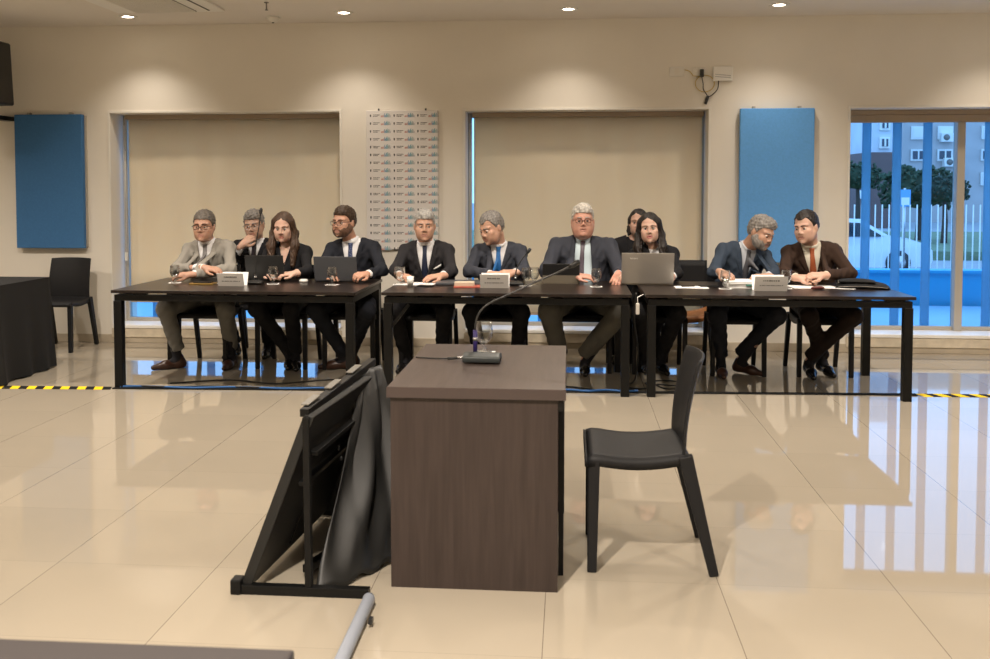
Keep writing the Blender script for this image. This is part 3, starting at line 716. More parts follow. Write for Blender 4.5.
def plate(x, y, w_, h, label, seed):
    t = thing('name_card', label, 'name card', (x, y, ZT2)); R_ = random.Random(seed)
    T = Matrix.Rotation(radians(18), 4, 'X')
    MB().box(-w_/2, w_/2, -.001, .001, 0, h, T=T).build('front_face', M['paper'], t)
    T2 = Matrix.Translation((0, .075*h/.12, 0)) @ Matrix.Rotation(radians(-18), 4, 'X')
    MB().box(-w_/2, w_/2, -.001, .001, 0, h*.995, T=T2).build('rear_face', M['paper'], t)
    for zz, hh, a, b_ in ((.66, .10, -.24, .22), (.36, .055, -.34, .34)):
        xx = a*w_; m = MB()
        while xx < b_*w_:
            ww = R_.uniform(.004, .012); gp = R_.choice((.002, .002, .006))
            m.add([T @ Vector((xx, -.0014, zz*h)), T @ Vector((xx+ww, -.0014, zz*h)), T @ Vector((xx+ww, -.0014, (zz+hh)*h)), T @ Vector((xx, -.0014, (zz+hh)*h))], [(0, 1, 2, 3)]); xx += ww+gp
        m.build('printed_line', M['inklight'], t)
plate(-2.575, 7.06, .205, .105, 'white folded name card in front of the man in grey', 1)
plate(-.555, 7.08, .215, .11, 'white folded name card in front of the man with the bright blue tie', 2)
plate(1.465, 7.04, .235, .115, 'white folded name card on the right table before the grey bearded man', 3)
def mic_small(x, y, pts, label):
    t = thing('desk_microphone', label, 'microphone', (x, y, ZT2))
    MB().slab(lambda u, v: (-.06+.12*u, -.05+.11*v, .018+.018*sin(pi*v)*(.6+.4*sin(pi*u))), 8, 8, .018).build('base', M['blackp'], t, bev=.004)
    MB().tube([(0, .02, .03), (0, .02, .075)], .011, 10).build('collar', M['blackp'], t)
    MB().tube([(0, .02, .05), (0, .02, .06)], .013, 10).build('button_ring', M['steel'], t)
    MB().tube(crom(pts, 6), .0045, 8).build('gooseneck', M['cable'], t)
    a, b_ = Vector(pts[-2]), Vector(pts[-1]); d = (b_-a).normalized()
    MB().tube([b_-d*.01, b_, b_+d*.02, b_+d*.035, b_+d*.042], [.006, .012, .014, .012, .004], 12).build('capsule', M['blackp'], t)
mic_small(-2.437, 7.20, [(0, .02, .07), (.005, .02, .30), (.03, .02, .45), (.045, .02, .555)], 'gooseneck microphone in front of the black laptop, standing tall')
mic_small(-.41, 7.30, [(0, .02, .07), (.01, .02, .13), (.05, .04, .20), (.09, .05, .25)], 'gooseneck microphone with bent neck left of the tablet')
def simple(name, cat, label, mb, m, loc, rz=0, bev=0):
    o = mb.build(name, m, None, loc, bev); o.rotation_euler = (0, 0, rz); return tag(o, label, cat)
simple('plastic_cup', 'cup', 'small white plastic cup left of the papers on the middle table', MB().lathe([(.0001, .002), (.021, 0), (.028, .075), (.0265, .075), (.020, .004), (.0001, .004)], n=20), M['cupw'], (-1.205, 7.15, ZT2))
simple('cup_lid', 'lid', 'round white lid lying right of the long haired woman', MB().lathe([(.0001, .0), (.033, .0), (.034, .018), (.024, .024), (.0001, .020)], n=20), M['cupw'], (-2.106, 7.40, ZT2))
def papers(x, y, w_, d, n, label, rz=0, col=None, th=.0012):
    m = MB()
    for i in range(n): a = random.uniform(-.05, .05); m.box(-w_/2, w_/2, -d/2, d/2, i*th, i*th+th*.9, T=Matrix.Rotation(a, 4, 'Z'))
    return simple('paper_sheets', 'papers', label, m, col or M['paper'], (x, y, ZT2), rz)
papers(-1.19, 7.32, .30, .21, 4, 'white sheets under the hands of the man with the pocket square')
papers(.92, 7.24, .24, .16, 3, 'white sheet with a pen right of the silver laptop')
simple('pen', 'pen', 'black pen lying on the white sheet right of the silver laptop', MB().tube([(-.05, 0, 0), (.05, .03, 0)], .004, 6), M['black'], (.90, 7.25, ZT2+.008))
papers(1.36, 7.34, .34, .24, 14, 'thick pile of documents under the hands of the grey bearded man', .05, None, .0035)
simple('document_tabs', 'tabs', 'row of coloured index tabs on the pile of documents', MB().box(-.04, .02, 0, .002, 0, .012).box(.03, .05, 0, .002, 0, .010), mat('tabs', (.08, .28, .22), .5), (1.36, 7.212, ZT2+.018))
papers(1.84, 7.35, .34, .22, 3, 'white sheets under the hands of the man in brown', .1)
papers(2.02, 7.30, .22, .15, 2, 'loose white sheets beside the black pouch', -.2)
papers(-2.63, 7.26, .22, .15, 5, 'small stack of sheets behind the left name card', -.15)
simple('folder', 'folder', 'red folder with papers left of the middle name card', MB().box(-.11, .11, -.08, .08, 0, .008), M['red'], (-.76, 7.15, ZT2), .1, .002)
simple('notebook', 'notebook', 'cream notebook lying on the red folder', MB().box(-.075, .075, -.05, .05, 0, .03), mat('cream_book', (.55, .47, .36), .6), (-.79, 7.16, ZT2+.008), .06, .003)
simple('closed_laptop', 'laptop', 'closed dark laptop in front of the man with the blue tie', MB().box(-.19, .19, -.12, .12, 0, .022), M['greylap'], (-.84, 7.37, ZT2), .04, .006)
simple('smartphone', 'phone', 'dark phone lying in front of the man with the pocket square', MB().box(-.04, .04, -.06, .06, 0, .009), M['black'], (-1.09, 7.16, ZT2), 1.4, .003)
simple('clipboard', 'notebook', 'dark notebook with gold edge in front of the man in grey', MB().box(-.095, .095, -.05, .05, 0, .012), M['gold'], (-2.84, 7.17, ZT2), -.05, .002)
simple('smartphone', 'phone', 'black phone lying on the gold edged notebook', MB().box(-.07, .07, -.035, .035, 0, .009), M['black'], (-2.84, 7.17, ZT2+.012), -.1, .003)
simple('smartphone', 'phone', 'black phone at the left end of the right table, before the bearded man', MB().box(-.07, .07, -.035, .035, 0, .009), M['black'], (1.06, 7.30, ZT2), .2, .003)
simple('spectacles_case', 'case', 'small dark red case on the sheets before the man in brown', MB().tube([(-.05, 0, .012), (-.03, 0, .014), (.03, .01, .014), (.05, .01, .012)], [.006, .013, .013, .006], 10), mat('case_red', (.10, .02, .02), .4), (1.83, 7.15, ZT2), .1)
po = thing('document_pouch', 'black zipped document pouch at the right end of the right table', 'pouch', (2.20, 7.33, ZT2), -.25)
MB().slab(lambda u, v: (-.19+.38*u, -.12+.24*v, .012+.045*sin(pi*min(1, max(0, u*1.0)))**.5*sin(pi*v)**.6), 16, 12, .010).build('bag_body', M['cloth'], po)
MB().box(-.185, .185, -.115, .115, .0, .012).build('bottom', M['cloth'], po, bev=.004)
MB().slab(lambda u, v: (-.17+.26*u, -.10+.16*v, .054+.018*sin(pi*u)**.5*sin(pi*v)**.6), 12, 8, .008).build('flap', M['cloth'], po)
MB().tube(crom([(-.17, -.122, .014), (0, -.128, .022), (.17, -.122, .014)]), .0025, 6).build('zip', M['grille'], po)

# ------------------------------------------------------------------ folded stand with vinyl
t = thing('folded_stand', 'black folded metal stand draped with black vinyl, left of the brown desk', 'stand', (-.93, 3.33, 0))
A0 = (-.27, 0); RB = (-.02, .67); RBk = (.06, .85, .685)
fm = MB(); fm.beam((-.275, 0, .017), (.215, 0, .017), .034, .034, side=(0, 1, 0)); fm.build('base_bar', M['black'], t, bev=.002)
fm = MB(); fm.beam((-.20, .85, .017), (.235, .85, .017), .034, .034, side=(0, 1, 0)); fm.build('base_bar', M['black'], t, bev=.002)
MB().beam((-.007, 0, .034), (-.012, 0, .655), .024, .03, side=(1, 0, 0)).build('post', M['black'], t, bev=.002)
MB().beam((-.02, 0.0, .668), (.05, .86, .70), .035, .03).build('ridge_bar', M['black'], t, bev=.003)
def pan(u, v):   # left slanted panel
    z = .035+v*.635; y = .0+u*.85; x = -.262+(.242)*v+u*(.07)
    return (x, y, z)
MB().slab(pan, 6, 8, -.04, sm=False).build('slanted_panel', M['vinyl'], t, bev=.006)
for q in (.62, .80): MB().beam((-.265+.245*q+.075, .03, .035+q*.635-.03), (-.265+.245*q+.13, .82, .035+q*.635-.03), .03, .018).build('cross_rail', M['black'], t, bev=.003)
MB().box(-.295, -.255, -.025, .03, .0, .055).build('corner_foot', M['black'], t, bev=.006)
MB().beam((-.19, .35, .06), (-.02, .35, .52), .025, .02).build('brace', M['black'], t)
MB().beam((-.06, .15, .034), (.10, .70, .034), .03, .03).build('foot_brace', M['black'], t)
def drape_vinyl(u, v):
    top = Vector((.040+.055*u, .70+.14*u, .690)); bot = Vector((.015+.225*u**.7, .0+.30*u, .012))
    p = top.lerp(bot, v); k = sin(pi*v)
    p.x += .055*k*u+.020*sin(u*13+v*4)*k+.010*sin(u*26-v*6)*v*(1-v)*3; p.y += -.05*k*(1-u)+.02*sin(u*11)*k
    p.z += .012*sin(u*16)*(v > .9)*(v-.9)*10
    p.x = min(p.x, .247); return p
MB().slab(drape_vinyl, 44, 34, -.004).build('vinyl_cover', M['vinyl'], t)
MB().add([(-.22, .80, .03), (.21, .80, .03), (.045, .80, .665), (-.22, .812, .03), (.21, .812, .03), (.045, .812, .665)], [(0, 1, 2), (5, 4, 3), (0, 3, 4, 1), (1, 4, 5, 2), (2, 5, 3, 0)]).build('end_panel', M['vinyl'], t)
for (q, m_) in ((.02, 'clip'), (.30, 'clip'), (.60, 'clip')):
    MB().beam((-.03+q*.08, q*.87-.0+.02, .689+q*.035), (-.03+(q+.16)*.08, q*.87+.14, .693+(q+.16)*.035), .03, .006).build('clip', mat('worn_grey', (.16, .15, .13), .5), t, bev=.002)
ht = MB()
for q in range(7): ht.ell((.02+.008*q, .30+.012*q, .50-.045*q), (.008, .008, .012), 8)
ht.build('hinge_hardware', M['black'], t)
# grey tube on floor
t = thing('floor_tube', 'grey metal tube lying on the floor in front of the stand', 'tube', (-.69, 3.0, 0))
MB().tube([(-.015, .27, .022), (-.012, .26, .022), (.0, -.6, .022)], .022, 16).build('pipe', M['greytube'], t)
MB().box(.022, .035, .09, .115, .012, .03).build('pin', M['blackp'], t)
# near table edge at the bottom left
t = thing('near_table', 'blurred dark table edge at the bottom left corner', 'table', (-1.0, 1.1, 0), radians(0.3))
MB().box(-.9, .642, -.18, .10, .840, .872).build('tabletop', mat('dark_laminate', (.022, .018, .018), .5), t, bev=.004)
for sx in (-.85, .60): MB().box(sx-.02, sx+.02, -.16, -.12, 0, .840).build('leg', M['black'], t)

# ------------------------------------------------------------------ floor tape and cables
def tape(x0, x1, label):
    m = MB(); Yf = lambda x: 6.68+(x+4.11)*(6.98-6.68)/(2.99+4.11)
    n = int((x1-x0)/.0625); wv = .095
    for i in range(n):
        a = x0+i*(x1-x0)/n; b_ = x0+(i+1)*(x1-x0)/n; s_ = .035
        m.box(0, 1, 0, 1, 0, 1, i % 2)
        k = len(m.v)-8
        for q, (xx, yy, zz) in enumerate([(x_, y_, z_) for z_ in (.0005, .002) for y_ in (0, 1) for x_ in (a, b_)]):
            m.v[k+q] = (xx+(s_ if yy == 0 else -s_)*0.5, Yf(xx)+(yy-.5)*wv, zz)
    tag(m.build('hazard_tape', [M['yellow'], M['blackt']]), label, 'tape')
tape(-4.25, -3.37, 'yellow and black hazard tape on the floor left of the left table')
tape(2.50, 3.7, 'yellow and black hazard tape on the floor right of the right table')
simple('floor_strip', 'cable cover', 'dark flat strip on the floor along the table fronts', MB().beam((-3.35, 6.71, .004), (2.48, 6.965, .004), .008, .05, side=(0, 0, 1)), M['blackt'], (0, 0, 0))
def floor_cable(name, pts, r, m, label):
    tag(MB().tube(crom(pts, 8), r, 6).build(name, m), label, 'cable')
def wav(x0, x1, yo, ph, n=14, z=.014, amp=.018): return [(x0+(x1-x0)*i/n, 6.71+(x0+(x1-x0)*i/n+3.35)*.0437+yo+amp*sin(i*1.3+ph), z) for i in range(n+1)]
floor_cable('floor_cable', wav(-3.3, -1.25, .0, 0), .008, M['cableb'], 'blue cable running along the strip under the left table')
floor_cable('floor_cable', wav(-3.3, -1.25, .02, 2, z=.016), .006, M['cable'], 'black cable running along the strip under the left table')
floor_cable('floor_cable', wav(-.3, .5, .0, 1), .009, M['cableb'], 'blue cable on the floor right of the brown desk')
floor_cable('floor_cable', [(-3.0, 6.9, .006), (-2.6, 7.05, .006), (-2.2, 6.95, .006), (-1.9, 7.1, .006), (-1.65, 7.15, .006), (-1.5, 6.95, .006)], .006, M['cable'], 'loose black cable on the floor under the left table')
floor_cable('floor_cable', [(-.25, 6.95, .006), (.0, 7.02, .006), (.25, 6.9, .006), (.4, 6.95, .006), (.5, 7.0, .006)], .006, M['cable'], 'loose black cable under the large man with white hair')
floor_cable('floor_cable', [(.50, 7.12, .70), (.49, 7.13, .5), (.52, 7.15, .25), (.50, 7.2, .03), (.42, 7.1, .008), (.50, 6.98, .008), (.62, 7.05, .008), (.58, 7.2, .008), (.7, 7.3, .008), (.85, 7.25, .008), (.8, 7.12, .008), (.66, 7.15, .008), (.72, 7.0, .008), (.9, 7.02, .008)], .006, M['cable'], 'black cable hanging between middle and right tables and coiled on the floor')
t = thing('power_strip', 'small white adapter hanging in the gap between middle and right tables', 'adapter', (.49, 6.80, .62))
MB().box(-.013, .013, -.01, .01, -.04, .04).build('adapter_body', M['white'], t, bev=.004)
MB().tube([(0, 0, .04), (0, .02, .08), (.045, .05, .10)], .003, 6).build('cord', M['white'], t)
#@@PEOPLE@@
# ------------------------------------------------------------------ people
def vec(*a): return np.array(a, dtype=np.float64)
def unit(a): a = np.asarray(a, float); return a/np.linalg.norm(a)
class Field:
    """smooth union of rounded bones and ellipsoids, turned into one closed surface"""
    def __init__(s): s.p = []; s.cut = []
    def bone(s, a, b, ra, rb, k=.02, clip=None):
        s.p.append(('b', np.asarray(a, float), np.asarray(b, float), ra, rb, k, clip)); return s
    def ell(s, c, r, R=None, k=.02): s.p.append(('e', np.asarray(c, float), np.asarray(r, float), np.eye(3) if R is None else R, None, k, None)); return s
    def d(s, q, P):
        if q[0] == 'b':
            _, a, b, ra, rb, k, clip = q; ab = b-a; L2 = ab@ab; pa = P-a
            t = np.clip(pa@ab/L2, 0, 1); r = ra+(rb-ra)*t
            o = np.sqrt(((pa-t[..., None]*ab)**2).sum(-1))-r
            if clip: n = ab/np.sqrt(L2); o = np.maximum(o, (P-b)@n-clip[0]) if True else o
            return o
        _, c, r, R, _, k, _ = q; L = (P-c)@R
        k0 = np.sqrt(((L/r)**2).sum(-1)); k1 = np.sqrt(((L/r**2)**2).sum(-1))+1e-9
        return k0*(k0-1)/k1
    def box(s, q):
        if q[0] == 'b': m = max(q[3], q[4]); return np.minimum(q[1], q[2])-m, np.maximum(q[1], q[2])+m
        e = np.sqrt(((q[3]*q[2])**2).sum(1)); return q[1]-e, q[1]+e
    def ev(s, P):
        P = np.asarray(P, float); F = np.full(P.shape[:-1], 10.)
        for q in s.p: F = s.mix(F, s.d(q, P), q[5])
        for c in s.cut: F = c(F, P)
        return F
    @staticmethod
    def mix(a, b, k):
        h = np.maximum(k-np.abs(a-b), 0)/k; return np.minimum(a, b)-h*h*k*.25
    def mesh(s, h=.006, pad=.02):
        bs = [s.box(q) for q in s.p]
        lo = np.min([b[0] for b in bs], 0)-pad; hi = np.max([b[1] for b in bs], 0)+pad
        n = np.ceil((hi-lo)/h).astype(int)+1
        ax = [lo[i]+h*np.arange(n[i]) for i in range(3)]
        F = np.full(n, 10., dtype=np.float32)
        for q, b in zip(s.p, bs):
            mg = q[5]*.6+.016
            i0 = np.maximum(((b[0]-mg-lo)/h).astype(int), 0); i1 = np.minimum(((b[1]+mg-lo)/h).astype(int)+2, n)
            sl = tuple(slice(i0[i], i1[i]) for i in range(3))
            P = np.stack(np.meshgrid(*[ax[i][sl[i]] for i in range(3)], indexing='ij'), -1)
            F[sl] = s.mix(F[sl], s.d(q, P), q[5])
        if s.cut:
            I = np.nonzero(np.abs(F) < .25) if False else np.nonzero(F < .05)
            P = np.stack([ax[i][I[i]] for i in range(3)], -1); v = F[I].astype(float)
            for c in s.cut: v = c(v, P)
            F[I] = v
        return surfnet(F, lo, h)
def surfnet(F, lo, h):
    S = F < 0
    c = [S[i:S.shape[0]-1+i, j:S.shape[1]-1+j, k:S.shape[2]-1+k] for i in (0, 1) for j in (0, 1) for k in (0, 1)]
    al = c[0].copy(); an = c[0].copy()
    for q in c[1:]: al &= q; an |= q
    I = np.argwhere(an & ~al)
    idx = np.full(al.shape, -1, np.int32); idx[tuple(I.T)] = np.arange(len(I))
    O = np.array([(i, j, k) for i in (0, 1) for j in (0, 1) for k in (0, 1)])
    fv = np.stack([F[tuple((I+o).T)] for o in O], 1).astype(float)
    acc = np.zeros((len(I), 3)); cnt = np.zeros(len(I))
    for a in range(8):
        for b in range(a+1, 8):
            if np.abs(O[a]-O[b]).sum() != 1: continue
            fa, fb = fv[:, a], fv[:, b]; m = (fa < 0) != (fb < 0)
            t = np.where(m, fa/np.where(m, fa-fb, 1), 0)[:, None]
            acc += np.where(m[:, None], O[a]+t*(O[b]-O[a]), 0); cnt += m
    V = lo+h*(I+acc/cnt[:, None]); Q = []
    for ax in range(3):
        u, v = [(1, 2), (2, 0), (0, 1)][ax]
        sl = [slice(1, -1)]*3; a_ = list(sl); a_[ax] = slice(0, -1); b_ = list(sl); b_[ax] = slice(1, None)
        a_[u] = b_[u] = slice(1, S.shape[u]-1); a_[v] = b_[v] = slice(1, S.shape[v]-1)
        sa, sb = S[tuple(a_)], S[tuple(b_)]; ch = np.argwhere(sa != sb)
        if not len(ch): continue
        inside = sa[tuple(ch.T)]; base = ch.copy(); base[:, u] += 1; base[:, v] += 1
        def g(du, dv): q = base.copy(); q[:, u] -= du; q[:, v] -= dv; return idx[tuple(q.T)]
        q = np.stack([g(1, 1), g(0, 1), g(0, 0), g(1, 0)], 1)
        q[~inside] = q[~inside][:, ::-1]; Q.append(q)
    Q = np.concatenate(Q); Q = Q[(Q >= 0).all(1)]
    return V, Q
def drape(field, org, R, XZ, off, thick, name, m, parent, loc, ymin=-.5, far=.5, uvn=None):
    """lay a grid of (x,z) points, given in the frame R at org, on a field from the front; returns a thin solid"""
    nu, nv = len(XZ), len(XZ[0]); L = np.array(XZ, float).reshape(-1, 2)
    P = org+L[:, :1]*R[:, 0]+L[:, 1:]*R[:, 2]+ymin*R[:, 1]; t = np.zeros(len(P))
    for _ in range(60):
        dd = field.ev(P+t[:, None]*R[:, 1])-off; t = np.minimum(t+dd*.8, far)
    P = P+t[:, None]*R[:, 1]
    P = P.reshape(nu, nv, 3)
    for _ in range(2):   # soften along the strip
        P[1:-1, :, :] = (P[:-2]+2*P[1:-1]+P[2:])/4
    G_ = P-np.asarray(loc)
    b = MB(); b.slab(lambda u, v: G_[int(round(u*(nu-1))), int(round(v*(nv-1)))], nu-1, nv-1, thick)
    return b.build(name, m, parent)
def rotm(yaw, pitch=0, roll=0):
    a, b, c = map(radians, (yaw, pitch, roll))
    Rz = np.array([[cos(a), -sin(a), 0], [sin(a), cos(a), 0], [0, 0, 1]])
    Rx = np.array([[1, 0, 0], [0, cos(b), -sin(b)], [0, sin(b), cos(b)]])
    Ry = np.array([[cos(c), 0, sin(c)], [0, 1, 0], [-sin(c), 0, cos(c)]])
    return Rz@Rx@Ry
def hand(F, w, d, back, thumb, curl=25, s=1.0, spread=7, tk=1):
    """w wrist, d finger direction, back = direction of the back of the hand, thumb = +1/-1 side"""
    d = unit(d); back = np.asarray(back, float); back = unit(back-d*(back@d)); sd = np.cross(d, back)*thumb
    kn = [(.030, .084, .072), (.010, .090, .080), (-.010, .087, .074), (-.029, .078, .058)]
    for x, l, _ in kn: F.bone(w+sd*x*.55*s+d*.012*s, w+sd*x*s+d*l*s, .0155*s, .0115*s, .012)
    F.bone(w-d*.03*s, w+d*.03*s, .024*s, .020*s, .02)
    for i, (x, l, fl) in enumerate(kn):
        p = w+sd*x*s+d*l*s; a = radians(curl*.55); sp_ = radians(spread)*(1.5-i)/1.5*.8
        dr = d*cos(sp_)+sd*sin(sp_)
        for j, (q, r0, r1) in enumerate(((.45, .0105, .0098), (.31, .0098, .0088), (.24, .0088, .0075))):
            dd = dr*cos(a)-back*sin(a); p2 = p+dd*fl*q*s
            F.bone(p, p2, r0*s, r1*s, .004); p = p2; a += radians(curl)
    p0 = w+sd*.020*s+d*.020*s-back*.004; p1 = p0+(sd*.75+d*.65-back*.25*tk)*.038*s; p2 = p1+(sd*.25+d*.95-back*.2*tk)*.030*s; p3 = p2+(d*1.0-sd*.05-back*.15*tk)*.022*s
    F.bone(p0, p1, .0155*s, .012*s, .012); F.bone(p1, p2, .0118*s, .0105*s, .004); F.bone(p2, p3, .0105*s, .0085*s, .004)
def skin_mat(name, col):
    m = mat(name, col, .48, noise=.07, nscale=25, bump=.08, bscale=90)
    b = m.node_tree.nodes['Principled BSDF']; b.inputs['Subsurface Weight'].default_value = .12
    b.inputs['Subsurface Radius'].default_value = (.02, .008, .004); b.inputs['Subsurface Scale'].default_value = .5
    return m
def hair_mat(name, col):
    return mat(name, col, .5, noise=.35, nscale=30, bump=.9, bscale=34, stretch=(3, 3, .7))
def fabric(name, col, n=.05): return mat(name, col, .82, noise=n, nscale=220, bump=.15, bscale=500, spec=.25)

def person(label, S):
    pel, neck, hd = map(lambda q: np.array(q, float), (S['pelvis'], S['neck'], S['head']))
    root = thing('person', label, 'person', (pel[0], pel[1], 0)); L0 = np.array([pel[0], pel[1], 0.])
    R = rotm(*S.get('hrot', (0, 0, 0))); HS = S.get('hs', 1.04)
    sk = skin_mat('skin', S.get('skin', (.55, .31, .22))); lipm = mat('lips', S.get('lips', (.42, .21, .16)), .45)
    fem = S.get('fem', False); W = S.get('w', 1.0); B = S.get('b', W)
    H = lambda x, y, z: hd+R@(vec(x, y+.035, z)*HS)       # head frame: origin at eye level in mid head
    rr = lambda *a: vec(*a)*HS
    jw = S.get('jaw', 1.0)*(.92 if fem else 1.0); fat = S.get('fat', 0.0)
    # torso frame
    u = unit(neck-pel); ya = radians(S.get('syaw', 0)); sx = vec(cos(ya), sin(ya), sin(radians(S.get('sroll', 0)))); sx = unit(sx-u*(sx@u)); ybk = np.cross(u, sx)
    TR = np.stack([sx, ybk, u], 1); L = np.linalg.norm(neck-pel); T = lambda x, y, z: pel+TR@vec(x, y, z)
    sw = S.get('sw', .172 if not fem else .152)
    shl = [T(-sw, .01, L-S.get('shz', .074)), T(sw, .01, L-S.get('shz', .074))]; el = [np.array(q, float) for q in S['elbows']]; wr = [np.array(q, float) for q in S['wrists']]
    hips = [pel+sx*-.09*W, pel+sx*.09*W]; kn = [np.array(q, float) for q in S['knees']]; an = [np.array(q, float) for q in S['ankles']]; toe = [unit(np.array([*q, 0.])) for q in S['toes']]
    # ---- body
    F = Field(); F.bone(T(0, .0, L-.04), H(0, .03, -.07), .056 if not fem else .045, .056 if not fem else .045, .03)
    F.ell(H(0, .012, .035), rr(.076, .096, .086), R, .02); F.ell(H(0, -.018, -.03), rr(.061*jw, .078, .082), R, .03)
    F.bone(H(-.029*jw, -.037, -.080), H(.029*jw, -.037, -.080), .030*HS, .030*HS, .03); F.ell(H(0, -.080, -.098), rr(.024*jw, .024, .019), R, .02)
    F.bone(H(-.054*jw, .0, -.045), H(-.026*jw, -.05, -.088), .022*HS, .02*HS, .03); F.bone(H(.054*jw, .0, -.045), H(.026*jw, -.05, -.088), .022*HS, .02*HS, .03)
    if fat: F.ell(H(0, -.02, -.10), rr(.066, .062, .04), R, .03); F.ell(H(-.045, -.035, -.055), rr(.033, .04, .04), R, .02); F.ell(H(.045, -.035, -.055), rr(.033, .04, .04), R, .02)
    for s_ in (-1, 1):
        F.bone(H(s_*.012, -.082, .026), H(s_*.050, -.066, .024), .010*HS, .009*HS, .015)
        F.ell(H(s_*.043, -.060, -.022), rr(.024, .022, .020), R, .02)
        F.ell(H(s_*.078, .012, -.012), rr(.0095, .019, .031), R@rotm(s_*18, 0, 0), .008); F.ell(H(s_*.072, .004, -.012), rr(.012, .014, .022), R, .008)
        F.ell(H(s_*.013, -.098, -.030), rr(.008, .010, .007), R, .007)
    F.bone(H(0, -.090, .016), H(0, -.107, -.024), .0078*HS, .0100*HS, .012)
    F.ell(H(0, -.074, -.058), rr(.036, .022, .034), R, .025)
    for s_ in (-1, 1): F.ell(H(s_*.033, -.054, -.050), rr(.026, .032, .036), R, .03); F.bone(H(s_*.022, -.0875, -.0600), H(s_*.004, -.0965, -.0575), .0050*HS, .0066*HS, .005)
    F.bone(H(-.013, -.0935, -.0708), H(.013, -.0935, -.0708), .0072*HS, .0072*HS, .005)
    F.ell(T(0, .0, L-.17), (.15*W, .09*B, .15), TR, .05); F.ell(T(0, 0, .12), (.13*W, .09*B, .16), TR, .05)
    for i in (0, 1):
        F.bone(T((-.06, .06)[i], 0, L-.05), shl[i], .045, .045, .04)
        F.bone(shl[i], el[i], .042, .034, .02); F.bone(el[i], wr[i], .033, .023, .02)
        F.bone(hips[i], kn[i], .07, .05, .03); F.bone(kn[i], an[i], .046, .032, .02); F.bone(an[i]-vec(0, 0, .05), an[i]-vec(0, 0, .065)+toe[i]*.12, .026, .014, .02)
    nh = S['hands']
    for i in (0, 1):
        d_, bk, th, cu = nh[i][:4]; hand(F, wr[i], d_, bk, th, cu, S.get('handscale', 1.0)*(.9 if fem else 1.0))
    eyes = [H(s_*.0305, -.0805, .002) for s_ in (-1, 1)]
    def sock(F_, P):
        for e in eyes: F_ = np.maximum(F_, -(np.sqrt(((P-e-R@vec(0, -.012, 0))**2).sum(-1))-.0150*HS))
        ml = (P-H(0, -.1025, -.0645))@R; F_ = np.maximum(F_, -(np.sqrt((ml[..., 0]/3.2)**2+(ml[..., 1]*.8)**2+(ml[..., 2]*3.0)**2)-.0080))
        return F_
    F.cut.append(sock)
    V, Q = F.mesh(.0047); C_ = (V[Q].mean(1)-hd)@R/HS-vec(0, .035, 0)
    lip = (np.abs(C_[:, 0]) < .025) & (C_[:, 2] < -.050) & (C_[:, 2] > -.080) & (C_[:, 1] < -.084) & (C_[:, 1] > -.110) & (np.hypot(C_[:, 0]/.027, (C_[:, 2]+.0650)/.0135) < 1)
    np_mesh('body', V-L0, Q, [sk, lipm], root, midx=lip.astype(int))
    # eyes
    Rm = Matrix([list(R[0]), list(R[1]), list(R[2])]).to_4x4()
    for s_ in (-1, 1):
        e = H(s_*.0305, -.0785, .002)-L0; TT = Matrix.Translation(Vector(e)) @ Rm
        m_ = MB().ell((0, 0, 0), (.0125*HS,)*3, 12, 0, TT); g = S.get('gaze', 0)*.004
        m_.ell((g, -.0096*HS, -.001 if not S.get('down') else -.004), (.0062*HS, .0042*HS, .0062*HS), 10, 1, TT)
        m_.build('eye', [M['eyew'], M['iris']], root)
        lid = MB().tube([TT @ Vector(p) for p in [(-.014, -.0085, .0035), (-.007, -.0125, .008), (0, -.0135, .0085), (.007, -.0125, .008), (.014, -.0085, .0035)]], [.002, .0035, .0038, .0035, .002], 8).build('eyelid', sk if not fem else M['frameb'], root) if not fem else MB().tube([TT @ Vector(p) for p in [(-.014, -.0085, .003), (-.007, -.0125, .007), (0, -.0135, .0078), (.007, -.0125, .007), (.014, -.0085, .003)]], [.001, .0018, .002, .0018, .001], 6).build('eyelash', M['frameb'], root)
        bz = .0215 if not fem else .0225
        MB().tube([Vector(H(s_*x, y, z)-L0) for x, y, z in ((.011, -.0945, bz), (.022, -.0945, bz+.004), (.034, -.088, bz+.005), (.048, -.076, bz-.001))], [.003, .0042, .0036, .0016] if not fem else [.0022, .0026, .0022, .001], 6).build('eyebrow', S['brow'], root)
    # ---- hair
    hm = S['hair']; st = S.get('style', 'short'); HF = Field(); th = S.get('hth', .010)
    if st == 'short':
        HF.ell(H(0, .018, .038), rr(.076+th*.8, .096+th, .086+th*.9), R, .02); HF.ell(H(0, .05, .0), rr(.068+th*.6, .062+th*.6, .07), R, .02)
        if S.get('top'): HF.ell(H(.01, -.035, .085), rr(.055, .05, .035+S['top']), R, .03)
        hl = S.get('hairline', .062); rec = S.get('recede', 0)
        def cut(F_, P):
            q = (P-hd)@R/HS-vec(0, .035, 0); x, y, z = q[..., 0], q[..., 1], q[..., 2]
            zl = np.interp(y, [-.12, -.055, -.03, -.012, .020, .028, .055, .12], [hl, hl-.004, .030, -.008, -.012, -.030, -.062, -.075])
            zl = zl+rec*np.clip(1-np.abs(np.abs(x)-.045)/.03, 0, 1)*(y < -.02)
            n_ = .0013*np.sin(x*190+z*90+y*70)+.0013*np.sin(y*170-z*120+x*60)+.0010*np.sin(z*260+y*80-x*120)
            k_ = .008; a_ = F_+n_*S.get('mess', 1); b_ = (zl-z)*HS
            h_ = np.maximum(k_-np.abs(a_-b_), 0)/k_; return np.maximum(a_, b_)+h_*h_*k_*.25
        HF.cut.append(cut)
    else:
        HF.ell(H(0, .020, .036), rr(.084, .103, .093), R, .02)
        hl = S.get('hairline', .070)
